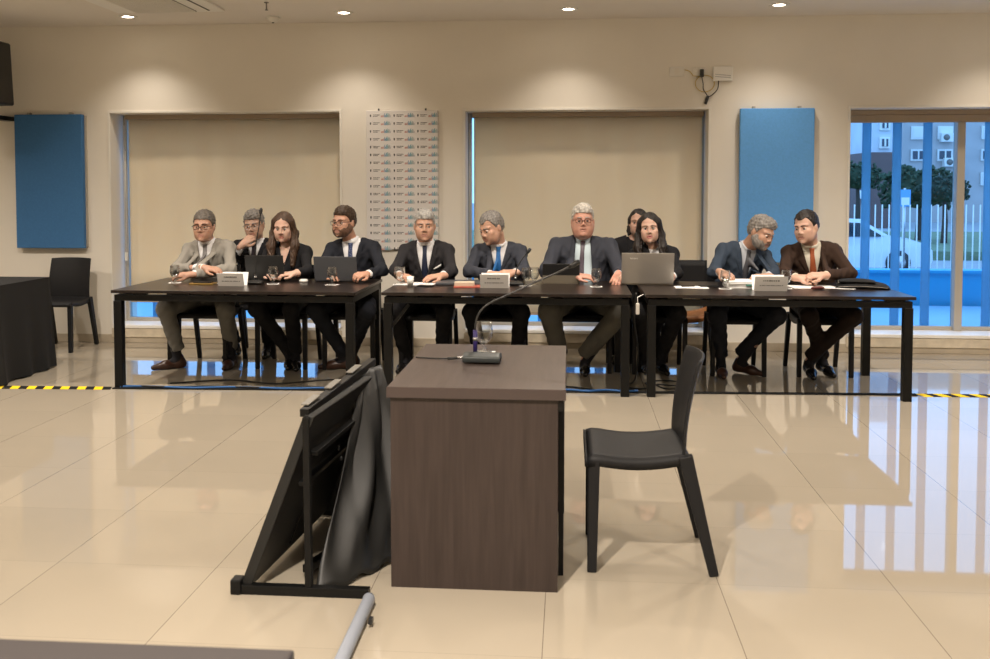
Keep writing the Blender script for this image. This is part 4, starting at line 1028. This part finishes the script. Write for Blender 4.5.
        if st == 'long':
            for s_ in (-1, 1):
                dn = S.get('fall', (.30, .30))[0 if s_ < 0 else 1]
                a = H(s_*.070, .0, .045); b_ = H(s_*.088, .012, -.06); c_ = H(s_*.090, .0, -.06)+vec(s_*.008, -.03, -.10)
                e_ = np.array([c_[0]-s_*.008, c_[1]-.045, c_[2]-(dn-.17)])
                HF.bone(a, b_, .030, .030, .03); HF.bone(b_, c_, .030, .036, .03); HF.bone(c_, e_, .038, .024, .03)
            HF.bone(H(0, .075, .03), H(0, .085, -.14), .055, .06, .04)
        elif st == 'bob':
            for s_ in (-1, 1): HF.bone(H(s_*.072, .015, .03), H(s_*.078, .02, -.075), .024, .022, .02); HF.bone(H(s_*.078, .02, -.075), H(s_*.086, .005, -.105), .02, .014, .02)
            HF.bone(H(0, .07, .02), H(0, .08, -.09), .05, .045, .04)
        part = S.get('part', 0)
        def cut(F_, P):
            q = (P-hd)@R/HS-vec(0, .035, 0); x, y, z = q[..., 0], q[..., 1], q[..., 2]
            fw = np.interp(z, [-.30, -.14, -.09, -.03, .025, .045, .062, hl+.012, hl+.03], [.075, .060, .052, .062, .062, .053, .038, .0, -.2])  # half width of face opening
            open_ = np.where(y < .01, fw-np.abs(x-part*np.clip((z-.02)/.05, 0, 1)), -.1)
            n_ = .0028*np.sin(x*240+y*120+.012*np.sin(z*30)*300)+.002*np.sin(x*410-y*300)
            n_ = n_*np.clip((.02-z)/.05, .12, 1)+.0025*(np.exp(-((x-part)/.005)**2)*(z > .05))
            k_ = .012; a_ = F_+n_; b_ = np.clip(open_, -.1, .1)
            h_ = np.maximum(k_-np.abs(a_-b_), 0)/k_; return np.maximum(a_, b_)+h_*h_*k_*.25
        HF.cut.append(cut)
    V, Q = HF.mesh(.005); np_mesh('hair', V-L0, Q, hm, root)
    if S.get('beard'):
        BF = Field(); e = .003
        BF.ell(H(0, -.018, -.03), rr(.064*jw+e, .078+e, .082+e), R, .03); BF.bone(H(-.029*jw, -.037, -.080), H(.029*jw, -.037, -.080), .030*HS+e, .030*HS+e, .03)
        BF.ell(H(0, -.078, -.098), rr(.026*jw+e, .022+e, .018+e), R, .02)
        for s_ in (-1, 1): BF.bone(H(s_*.058*jw, .0, -.045), H(s_*.03*jw, -.05, -.085), .022*HS+e, .02*HS+e, .03)
        BF.bone(H(-.022, -.088, -.049), H(.022, -.088, -.049), .007, .007, .01); BF.ell(H(0, -.074, -.058), rr(.036+e, .022+e, .034+e), R, .025)
        for s_ in (-1, 1): BF.ell(H(s_*.033, -.054, -.050), rr(.026+e, .032+e, .036+e), R, .03)
        def cut(F_, P):
            q = (P-hd)@R/HS-vec(0, .035, 0); x, y, z = q[..., 0], q[..., 1], q[..., 2]
            zl = np.interp(np.abs(x), [0, .022, .034, .052, .066], [-.046, -.048, -.056, -.036, .0])
            F_ = np.maximum(F_, z-zl); F_ = np.maximum(F_, y-.008)
            F_ = np.maximum(F_, -(np.hypot(x/.024, (z+.0650)/.0135)-1)*.012)
            return F_+.0012*np.sin(x*500+z*300)
        BF.cut.append(cut); V, Q = BF.mesh(.0048); np_mesh('beard', V-L0, Q, S['beard'], root)
    if S.get('glasses'):
        gm = MB(); lens_w, lens_h = .024, S.get('gh', .017)
        for s_ in (-1, 1):
            c = (s_*.0315, -.108, .000); P_ = []
            for k_ in range(16):
                a = 2*pi*k_/16; ca, sa = cos(a), sin(a); P_.append(Vector(H(c[0]+lens_w*math.copysign(abs(ca)**.6, ca), c[1]+.006*abs(ca)*(1 if ca*s_ > 0 else 0), c[2]+lens_h*math.copysign(abs(sa)**.6, sa))-L0))
            gm.tube(P_, S.get('gt', .0022), 6, closed=True)
            gm.tube([Vector(H(*p)-L0) for p in ((s_*.055, -.102, .006), (s_*.072, -.085, .006), (s_*.081, -.0, .004), (s_*.082, .01, -.004))], .002, 6)
        gm.tube([Vector(H(*p)-L0) for p in ((-.008, -.109, .004), (0, -.112, .006), (.008, -.109, .004))], .002, 6)
        gm.build('spectacles', S['glasses'], root)
    # ---- clothes
    wv = lambda P, a, ph: a*(np.sin(P[..., 0]*48+P[..., 2]*31+ph)*np.sin(P[..., 2]*43-P[..., 1]*37+ph*2)+.5*np.sin(P[..., 0]*90-P[..., 2]*70+P[..., 1]*40))
    ph = pel[0]*7
    def torso(G_, o, hem=True):
        G_.ell(T(0, .005, L-.165), (.175*W+o, .112*B+o, .165+o), TR, .06); G_.ell(T(0, -.005*B, .16), (.160*W+o, .115*B+o+S.get('belly', 0), .19), TR, .06)
        if fem: G_.ell(T(0, -.075, L-.20), (.12, .055, .06), TR, .05)
        for i in (0, 1): G_.bone(T((-.05, .05)[i], .005, L-.045+.004), shl[i]+vec(0, 0, .0), .040+o, .046+o, .06)
    SF = Field(); torso(SF, .0)
    nb = unit(H(0, .03, -.07)-T(0, 0, L-.04)); c0 = T(0, .002, L-.045)
    if not S.get('open_neck'): SF.bone(c0, c0+nb*.060, .074 if not fem else .057, .0665 if not fem else .053, .012, clip=(.0,))
    for i in (0, 1):
        d_ = unit(wr[i]-el[i]); SF.bone(wr[i]-d_*.09, wr[i]-d_*.018, .036, .034, .01, clip=(.0,))
    V, Q = SF.mesh(.0075); shirt_m = S['shirt']; np_mesh('shirt', V-L0, Q, shirt_m, root)
    JF = Field(); o = .013; torso(JF, o)
    for i in (0, 1):
        d_ = unit(wr[i]-el[i]); r0 = .053*S.get('arm', 1)*(.86 if fem else 1)
        JF.bone(shl[i], el[i], r0+.0, r0-.006, .03); JF.bone(el[i], wr[i]-d_*S.get('cuff', .030), r0-.006, .042 if not fem else .037, .03, clip=(.0,))
    JF.bone(c0-vec(0, 0, .02), c0+nb*.030+TR@vec(0, .022, 0), .083 if not fem else .066, .070 if not fem else .058, .02, clip=(.0,))
    JF.ell(T(0, .01, .03), (.185*W, .14*B, .12), TR, .05)
    for i in (0, 1): JF.bone(hips[i]+vec(0, 0, .02), hips[i]+(kn[i]-hips[i])*.30+vec(0, 0, .015), .098*W**.5, .088*W**.5, .05)
    JS = Field(); JS.p = list(JF.p)
    vb = S.get('vbot', .20); vt = S.get('vtop', .072); vz = L-.01; xo = S.get('vx', 0.0)
    def cutJ(F_, P):
        F_ = F_+wv(P, .0042 if not fem else .0018, ph); q = (P-pel)@TR; x, y, z = q[..., 0]-xo*(1-np.clip((q[..., 2]-vb)/(vz-vb), 0, 1)), q[..., 1], q[..., 2]
        wd = np.where(z < vb, -.02+S.get('open', 0)*1.0, S.get('open', 0)+(vt-S.get('open', 0))*np.clip((z-vb)/(vz-vb), 0, 1)**.85)
        inn = np.maximum(np.abs(x)-wd, y-.0-.06*(z > L-.06)); inn = np.maximum(inn, -(z-(vb-.05)) if S.get('open', 0) == 0 else -(z+.02)); return np.maximum(F_, -inn)
    JF.cut.append(cutJ); V, Q = JF.mesh(.007); jm = S['jacket']; np_mesh('jacket' , V-L0, Q, jm, root)
    # lapels
    op = S.get('open', 0)
    if not S.get('nolapel'):
        for s_ in (-1, 1):
            G_ = []
            for i in range(25):
                t = i/24; z = vb+(vz-.0-vb)*t; xi = op+(vt-op)*t**.85; xc = xo*(1-t)
                wdt = np.interp(t, [0, .3, .68, .70, .745, .78, 1.0], [.004, .034, .066, .064, .026, .040, .030])*S.get('lapw', 1)
                G_.append([(s_*(xi-.002+wdt*v)+xc, z+(.02*v if t < .7 else -.012*v)) for v in (0, .33, .66, 1)])
            if s_ > 0: G_ = [r[::-1] for r in G_]
            drape(JS, pel, TR, G_, .0025, .0055, 'lapel', S.get('lapelm', jm), root, L0)
        if S.get('square'):
            x0, z0 = .105, L-.20
            drape(JS, pel, TR, [[(x0-.03+.06*a, z0-.004+.022*a+b_*(.010+.010*a)) for b_ in (0, 1)] for a in np.linspace(0, 1, 6)][::-1], .005, .003, 'pocket_square', M['paper'], root, L0)
    if S.get('tie'):
        tm = S['tie']; G_ = []
        zt = L-.012; zb = S.get('tieb', vb-.02); tx = S.get('tiex', 0)
        for i in range(22):
            t = i/21; z = zt+(zb-zt)*t; hw = np.interp(t, [0, .05, .12, .13, 1], [.021, .021, .014, .015, .034]); G_.append([(tx*t+hw*v, z) for v in (-1, -.4, .4, 1)])
        drape(SF, pel, TR, G_, .004, .004, 'tie', tm, root, L0)
    if not S.get('open_neck') and not fem:
        for s_ in (-1, 1):
            G_ = [[(s_*(.004+.052*a)*1.0, L+.018+.01*a-(.050*(1-abs(a-.45)))*b_) for b_ in (0, .5, 1)] for a in np.linspace(0, 1, 7)]
            if s_ > 0: G_ = [r[::-1] for r in G_]
            drape(SF, pel, TR, G_, .003, .003, 'collar', shirt_m, root, L0, far=.52)
    # trousers
    TF = Field(); TF.ell(pel+vec(0, .0, .0), (.175*W, .13*B, .10), None, .05); lg = S.get('leg', 1.0)
    for i in (0, 1):
        TF.bone(hips[i], kn[i], .090*lg*W**.4, .066*lg, .04); d_ = unit(an[i]-kn[i]); TF.bone(kn[i], an[i]+vec(0, 0, S.get('hem', .025)), .066*lg, .052*lg, .03, clip=(.0,))
    def cutT(F_, P): return F_+wv(P, .003, ph+1)
    TF.cut.append(cutT); V, Q = TF.mesh(.0085); np_mesh('trousers', V-L0, Q, S['trousers'], root)
    for i in (0, 1):
        d_ = unit(an[i]-kn[i]); SKF = Field(); SKF.bone(an[i]-d_*.17, an[i]-vec(0, 0, .02), .041, .037, .02); SKF.bone(an[i]-vec(0, 0, .03), an[i]-vec(0, 0, .05)+toe[i]*.055, .035, .030, .02); V, Q = SKF.mesh(.007); np_mesh('sock', V-L0, Q, S.get('sock', M['sock']), root)
        G_ = Field(); a = an[i]*1.0; a[2] = 0; lift = an[i][2]-.10; tt = toe[i]
        hz = vec(0, 0, max(0, lift))
        G_.bone(a+hz+vec(0, 0, .042)-tt*.022, a+hz+vec(0, 0, .085)-tt*.01, .036, .038, .03); G_.bone(a+hz+vec(0, 0, .034)-tt*.03, a+hz*.4+vec(0, 0, .036)+tt*.10, .032, .036, .04)
        G_.bone(a+hz*.4+vec(0, 0, .030)+tt*.10, a+vec(0, 0, .022)+tt*.195, .036, .021, .03)
        def cutS(F_, P, a=a, hz=hz, tt=tt):
            s_ = np.clip(((P-a)@tt+.03)/.13, 0, 1); return np.maximum(F_, hz[2]*(1-s_)+.003-P[..., 2])
        G_.cut.append(cutS); V, Q = G_.mesh(.006); sh = np_mesh('shoe', V-L0, Q, S['shoe'], root)
    if S.get('watch') is not None:
        i = S['watch']; d_ = unit(wr[i]-el[i]); c = wr[i]-d_*.012; x_ = unit(np.cross(d_, [0, 0, 1])); y_ = np.cross(d_, x_)
        MB().tube([Vector(c+x_*.031*cos(a)+y_*.029*sin(a)-L0) for a in [2*pi*k_/14 for k_ in range(14)]], .005, 6, closed=True).build('watch', S.get('watchm', M['paper']), root)
    return root

sh_w = fabric('shirt_white', (.74, .74, .76), .01); sh_b = fabric('shirt_pale_blue', (.58, .70, .76), .01); sh_c = fabric('shirt_cream', (.66, .62, .52), .01); sh_g = fabric('shirt_light_grey', (.50, .53, .58), .02)
b_grey = hair_mat('hair_grey', (.20, .185, .17)); b_lgrey = hair_mat('hair_light_grey', (.36, .35, .33)); b_white = hair_mat('hair_white', (.55, .52, .47))
b_brown = hair_mat('hair_brown', (.045, .026, .015)); b_lbrown = hair_mat('hair_long_brown', (.065, .036, .021)); b_black = hair_mat('hair_black', (.016, .011, .009)); b_dgrey = hair_mat('hair_dark_grey', (.11, .095, .08))
c_navy = fabric('suit_navy', (.015, .017, .024)); c_blue = fabric('suit_blue', (.035, .050, .075)); c_grey = fabric('suit_light_grey', (.27, .255, .225), .03); c_black = fabric('suit_black', (.012, .012, .014))
c_char = fabric('suit_charcoal', (.024, .023, .026)); c_brown = fabric('suit_brown', (.038, .021, .014)); c_slate = fabric('suit_slate', (.042, .046, .060)); c_greytr = fabric('trousers_grey', (.115, .110, .095)); c_gtr1 = fabric('trousers_light_grey', (.16, .155, .14))
def tie_m(name, col, c2=None, sc_=60, stripes=True):
    m = mat(name, col, .45)
    if c2:
        nt = m.node_tree; b = nt.nodes['Principled BSDF']; tc = nt.nodes.new('ShaderNodeTexCoord'); mp = nt.nodes.new('ShaderNodeMapping'); mp.inputs['Rotation'].default_value = (0, radians(40), 0)
        wv_ = nt.nodes.new('ShaderNodeTexWave') if stripes else nt.nodes.new('ShaderNodeTexVoronoi'); wv_.inputs['Scale'].default_value = sc_
        nt.links.new(tc.outputs['Object'], mp.inputs[0]); nt.links.new(mp.outputs[0], wv_.inputs['Vector'])
        cr = nt.nodes.new('ShaderNodeValToRGB'); cr.color_ramp.elements[0].color = (*(col if stripes else c2), 1); cr.color_ramp.elements[1].color = (*(c2 if stripes else col), 1)
        cr.color_ramp.elements[0].position = .55 if stripes else .22; cr.color_ramp.elements[1].position = .7 if stripes else .3
        nt.links.new(wv_.outputs[0], cr.inputs[0]); nt.links.new(cr.outputs[0], b.inputs['Base Color'])
    return m
dn = lambda x, y, z: np.array((x, y, z), float)
UP = (0, 0, 1)
legs0 = lambda x, y=7.44: dict(knees=[(x-.20, y, .50), (x+.20, y, .50)], ankles=[(x-.14, y+.16, .10), (x+.15, y+.18, .10)], toes=[(-.15, -1), (.15, -1)])
P = []
P.append(('man in a light grey suit with spectacles, forearms crossed on the left table', dict(
    pelvis=(-3.02, 7.88, .56), neck=(-3.045, 7.80, 1.035), head=(-3.048, 7.70, 1.160), hrot=(4, 6, 0), hair=b_dgrey, brow=b_brown, glasses=M['frameb'], skin=(.47, .27, .19),
    elbows=[(-3.215, 7.56, .815), (-2.765, 7.56, .815)], wrists=[(-2.93, 7.43, .835), (-3.02, 7.37, .785)], hands=[((1, -.05, -.12), (0, -.35, 1), 1, 22), ((-1, .0, -.02), (0, -.4, 1), -1, 25)],
    knees=[(-3.26, 7.43, .50), (-2.76, 7.43, .50)], ankles=[(-3.20, 7.52, .10), (-2.785, 7.62, .10)], toes=[(-.75, -.55), (.05, -1)], jacket=c_grey, trousers=c_gtr1, shirt=sh_w, tie=tie_m('tie_grey', (.16, .15, .15)), vbot=.24, watch=0,
    shoe=M['leath'], w=1.0, hem=.055, leg=1.05, cuff=.04)))
P.append(('grey haired man in dark suit, chin on his hand, behind the left table', dict(
    pelvis=(-2.79, 8.36, .56), neck=(-2.78, 8.27, 1.02), head=(-2.785, 8.19, 1.150), hrot=(3, 10, -6), hair=b_grey, brow=b_grey, glasses=M['steel'], gt=.0016, skin=(.50, .31, .23),
    elbows=[(-2.95, 8.02, .80), (-2.60, 8.13, .80)], wrists=[(-2.81, 7.97, .985), (-2.64, 7.93, .70)], hands=[((.62, .30, .62), (-.3, -1, .1), 1, 50), ((0, -1, -.2), (0, 0, 1), -1, 20)],
    **legs0(-2.79, 7.95), jacket=c_black, trousers=c_black, shirt=sh_w, tie=tie_m('tie_dark', (.03, .02, .03)), vbot=.26, shoe=M['leathb'], top=.008, mess=1.8, cuff=.065)))
P.append(('woman with long brown hair and a black jacket looking down at the black laptop', dict(
    pelvis=(-2.36, 7.90, .56), neck=(-2.37, 7.83, 1.005), head=(-2.380, 7.74, 1.148), hrot=(3, 14, 0), hs=.98, hair=b_lbrown, brow=b_brown, style='long', fall=(.33, .33), fem=True, skin=(.62, .40, .31), lips=(.45, .19, .16), down=True,
    elbows=[(-2.585, 7.62, .80), (-2.135, 7.62, .80)], wrists=[(-2.44, 7.50, .785), (-2.20, 7.475, .79)], hands=[((.5, -.5, 0), (0, -.2, 1), 1, 28), ((-.8, -.35, 0), (0, -.3, 1), -1, 30)],
    knees=[(-2.50, 7.43, .51), (-2.22, 7.43, .51)], ankles=[(-2.30, 7.66, .10), (-2.24, 7.62, .10)], toes=[(.2, -1), (.3, -1)], jacket=c_black, trousers=c_black, shirt=skin_mat('blouse_skin', (.60, .40, .31)), vbot=.30, vtop=.05, open_neck=True, shoe=M['leathb'])))
P.append(('bearded man with spectacles in a navy suit behind the dark grey laptop', dict(
    pelvis=(-1.80, 7.92, .56), neck=(-1.815, 7.85, 1.045), head=(-1.885, 7.76, 1.195), hrot=(-22, 4, 0), hair=b_brown, brow=b_brown, beard=hair_mat('beard_brown', (.13, .07, .045)), glasses=M['frameb'], skin=(.52, .29, .20), top=.012, hairline=.066,
    elbows=[(-2.035, 7.63, .81), (-1.515, 7.62, .81)], wrists=[(-1.93, 7.50, .785), (-1.605, 7.455, .79)], hands=[((.5, -.5, 0), (0, -.2, 1), 1, 25), ((-.45, -.75, .05), (.35, -.2, 1), -1, 40)],
    knees=[(-2.02, 7.43, .50), (-1.60, 7.43, .50)], ankles=[(-1.83, 7.60, .10), (-1.80, 7.74, .10)], toes=[(-1, -.25), (-1, -.1)], jacket=c_navy, trousers=c_navy, shirt=sh_w, tie=tie_m('tie_dots', (.015, .03, .10), (.3, .35, .5), 110, False), vbot=.20, vtop=.078, shoe=M['leath'], w=1.04, watch=1)))
P.append(('grey haired man in a charcoal suit with a white pocket square at the middle table', dict(
    pelvis=(-1.18, 7.90, .56), neck=(-1.185, 7.82, 1.03), head=(-1.182, 7.73, 1.168), hrot=(8, 6, 0), hair=b_lgrey, brow=b_grey, skin=(.52, .30, .21), top=.008, gaze=1,
    elbows=[(-1.405, 7.62, .81), (-.945, 7.60, .81)], wrists=[(-1.34, 7.45, .785), (-1.00, 7.44, .785)], hands=[((.55, -.6, 0), (0, -.2, 1), 1, 22), ((-.8, -.45, -.05), (0, -.3, 1), -1, 18)],
    **legs0(-1.18), jacket=c_char, trousers=c_black, shirt=sh_w, tie=tie_m('tie_navy', (.012, .018, .045)), vbot=.16, vtop=.075, square=True, shoe=M['leathb'], w=1.02)))
P.append(('man in a slate suit with bright blue tie, head turned down to his right', dict(
    pelvis=(-.575, 7.90, .56), neck=(-.575, 7.82, 1.025), head=(-.655, 7.72, 1.142), hrot=(-42, 22, -6), hair=b_grey, brow=b_grey, skin=(.53, .31, .22), recede=.03, down=True,
    elbows=[(-.80, 7.60, .81), (-.355, 7.58, .81)], wrists=[(-.60, 7.42, .80), (-.43, 7.42, .815)], hands=[((1, -.15, .02), (0, -.5, 1), 1, 35), ((-1, -.1, -.02), (0, -.6, 1), -1, 42)],
    **legs0(-.57), jacket=c_slate, trousers=c_black, shirt=sh_w, tie=tie_m('tie_blue', (.015, .10, .32), (.03, .18, .45), 80), vbot=.22, vtop=.07, shoe=M['leathb'], w=1.03)))
P.append(('large white haired man with spectacles, pale blue shirt and dark blue jacket behind the tablet', dict(
    pelvis=(.115, 7.95, .56), neck=(.115, 7.90, 1.065), head=(.114, 7.81, 1.212), hrot=(2, 0, 0), hs=1.10, jaw=1.2, fat=1, hair=b_white, brow=b_lgrey, glasses=mat('spectacle_brown', (.12, .05, .03), .3), gh=.015, gt=.003, skin=(.58, .31, .23), mess=1.3, top=.008,
    elbows=[(-.175, 7.62, .815), (.415, 7.66, .81)], wrists=[(.055, 7.47, .79), (.385, 7.50, .80)], hands=[((1, -.15, -.02), (0, -.3, 1), 1, 20), ((-.15, -.8, -.3), (.4, -.5, .8), -1, 30)],
    knees=[(-.15, 7.43, .51), (.40, 7.43, .51)], ankles=[(-.07, 7.62, .10), (.13, 7.60, .10)], toes=[(-.1, -1), (.0, -1)], jacket=c_slate, trousers=c_greytr, shirt=sh_b, tie=tie_m('tie_purple', (.07, .05, .075), (.12, .10, .12), 150), vbot=.0, vtop=.062, open=.10, lapw=1.15, tieb=.03, tiex=-.03,
    shoe=M['leathb'], w=1.32, b=1.25, sw=.215, shz=.062, belly=.045, arm=1.18, leg=1.28, hem=.05)))
P.append(('dark haired woman in black sitting in the second row beside the large man', dict(
    pelvis=(.545, 8.38, .56), neck=(.55, 8.34, 1.045), head=(.595, 8.27, 1.180), hrot=(-8, 0, 0), hs=.96, hair=b_black, brow=b_black, style='bob', fem=True, skin=(.55, .34, .26), lips=(.46, .20, .17), part=-.015,
    elbows=[(.34, 8.2, .82), (.75, 8.2, .82)], wrists=[(.42, 8.0, .66), (.68, 8.0, .66)], hands=[((.3, -1, -.1), UP, 1, 20), ((-.3, -1, -.1), UP, -1, 20)],
    **legs0(.55, 7.98), jacket=c_black, trousers=c_black, shirt=c_black, vbot=.32, vtop=.05, shoe=M['leathb'], nolapel=True, open_neck=True)))
P.append(('woman with straight dark hair and black blazer behind the silver laptop', dict(
    pelvis=(.71, 7.92, .56), neck=(.69, 7.86, 1.005), head=(.650, 7.77, 1.155), hrot=(-6, 4, -3), hs=.99, hair=b_black, brow=b_black, style='long', fall=(.26, .26), fem=True, skin=(.60, .38, .29), lips=(.44, .17, .15), part=-.01,
    elbows=[(.465, 7.63, .81), (.86, 7.62, .80)], wrists=[(.44, 7.53, .79), (.80, 7.52, .785)], hands=[((-.25, -.9, .1), (-.4, -.3, .9), 1, 35), ((-.5, -.7, 0), (0, -.2, 1), -1, 25)],
    knees=[(.56, 7.43, .51), (.84, 7.43, .51)], ankles=[(.62, 7.64, .10), (.74, 7.70, .10)], toes=[(.1, -1), (.2, -1)], jacket=c_black, trousers=c_black, shirt=sh_w, vbot=.30, vtop=.045, open_neck=True, shoe=M['leathb'])))
P.append(('man with grey hair and beard in a blue suit leaning to his left, looking down', dict(
    pelvis=(1.33, 7.92, .56), neck=(1.43, 7.80, 1.02), head=(1.545, 7.67, 1.115), hrot=(38, 24, 8), hair=b_grey, brow=b_grey, beard=hair_mat('beard_grey', (.22, .20, .18)), skin=(.45, .26, .18), mess=1.8, top=.006, down=True, syaw=12, sroll=-6,
    elbows=[(1.135, 7.57, .815), (1.61, 7.58, .815)], wrists=[(1.17, 7.42, .83), (1.52, 7.42, .80)], hands=[((.35, -.6, -.15), (-.2, -.3, 1), 1, 40), ((-.95, -.1, -.02), (0, -.4, 1), -1, 35)],
    knees=[(1.15, 7.43, .50), (1.60, 7.43, .50)], ankles=[(1.205, 7.60, .10), (1.37, 7.68, .11)], toes=[(-.05, -1), (.75, -.65)], jacket=c_blue, trousers=c_navy, shirt=sh_g, tie=tie_m('tie_striped', (.04, .045, .055), (.16, .16, .18), 35), vbot=.20, vtop=.072, shoe=M['leath'], hem=.05)))
P.append(('man in a brown suit with an orange tie turning to the bearded man beside him', dict(
    pelvis=(1.99, 7.92, .56), neck=(1.935, 7.80, 1.035), head=(1.855, 7.70, 1.165), hrot=(-42, 10, -6), hair=b_black, brow=b_black, skin=(.58, .36, .27), recede=.02, hairline=.068, syaw=-8,
    elbows=[(1.675, 7.57, .815), (2.175, 7.56, .815)], wrists=[(1.75, 7.44, .79), (1.935, 7.40, .815)], hands=[((.9, -.2, .05), (0, -.5, 1), 1, 38), ((-1, -.05, 0), (0, -.5, 1), -1, 38)],
    knees=[(1.84, 7.43, .50), (2.17, 7.43, .50)], ankles=[(2.02, 7.72, .12), (1.89, 7.62, .12)], toes=[(.2, -1), (-.05, -1)], jacket=c_brown, trousers=fabric('trousers_dark_brown', (.016, .010, .008)), shirt=sh_c, tie=tie_m('tie_orange', (.38, .10, .035), (.30, .07, .025), 80), vbot=.20, vtop=.075, shoe=M['leathb'], w=1.06)))
for l, s_ in P: person(l, s_)
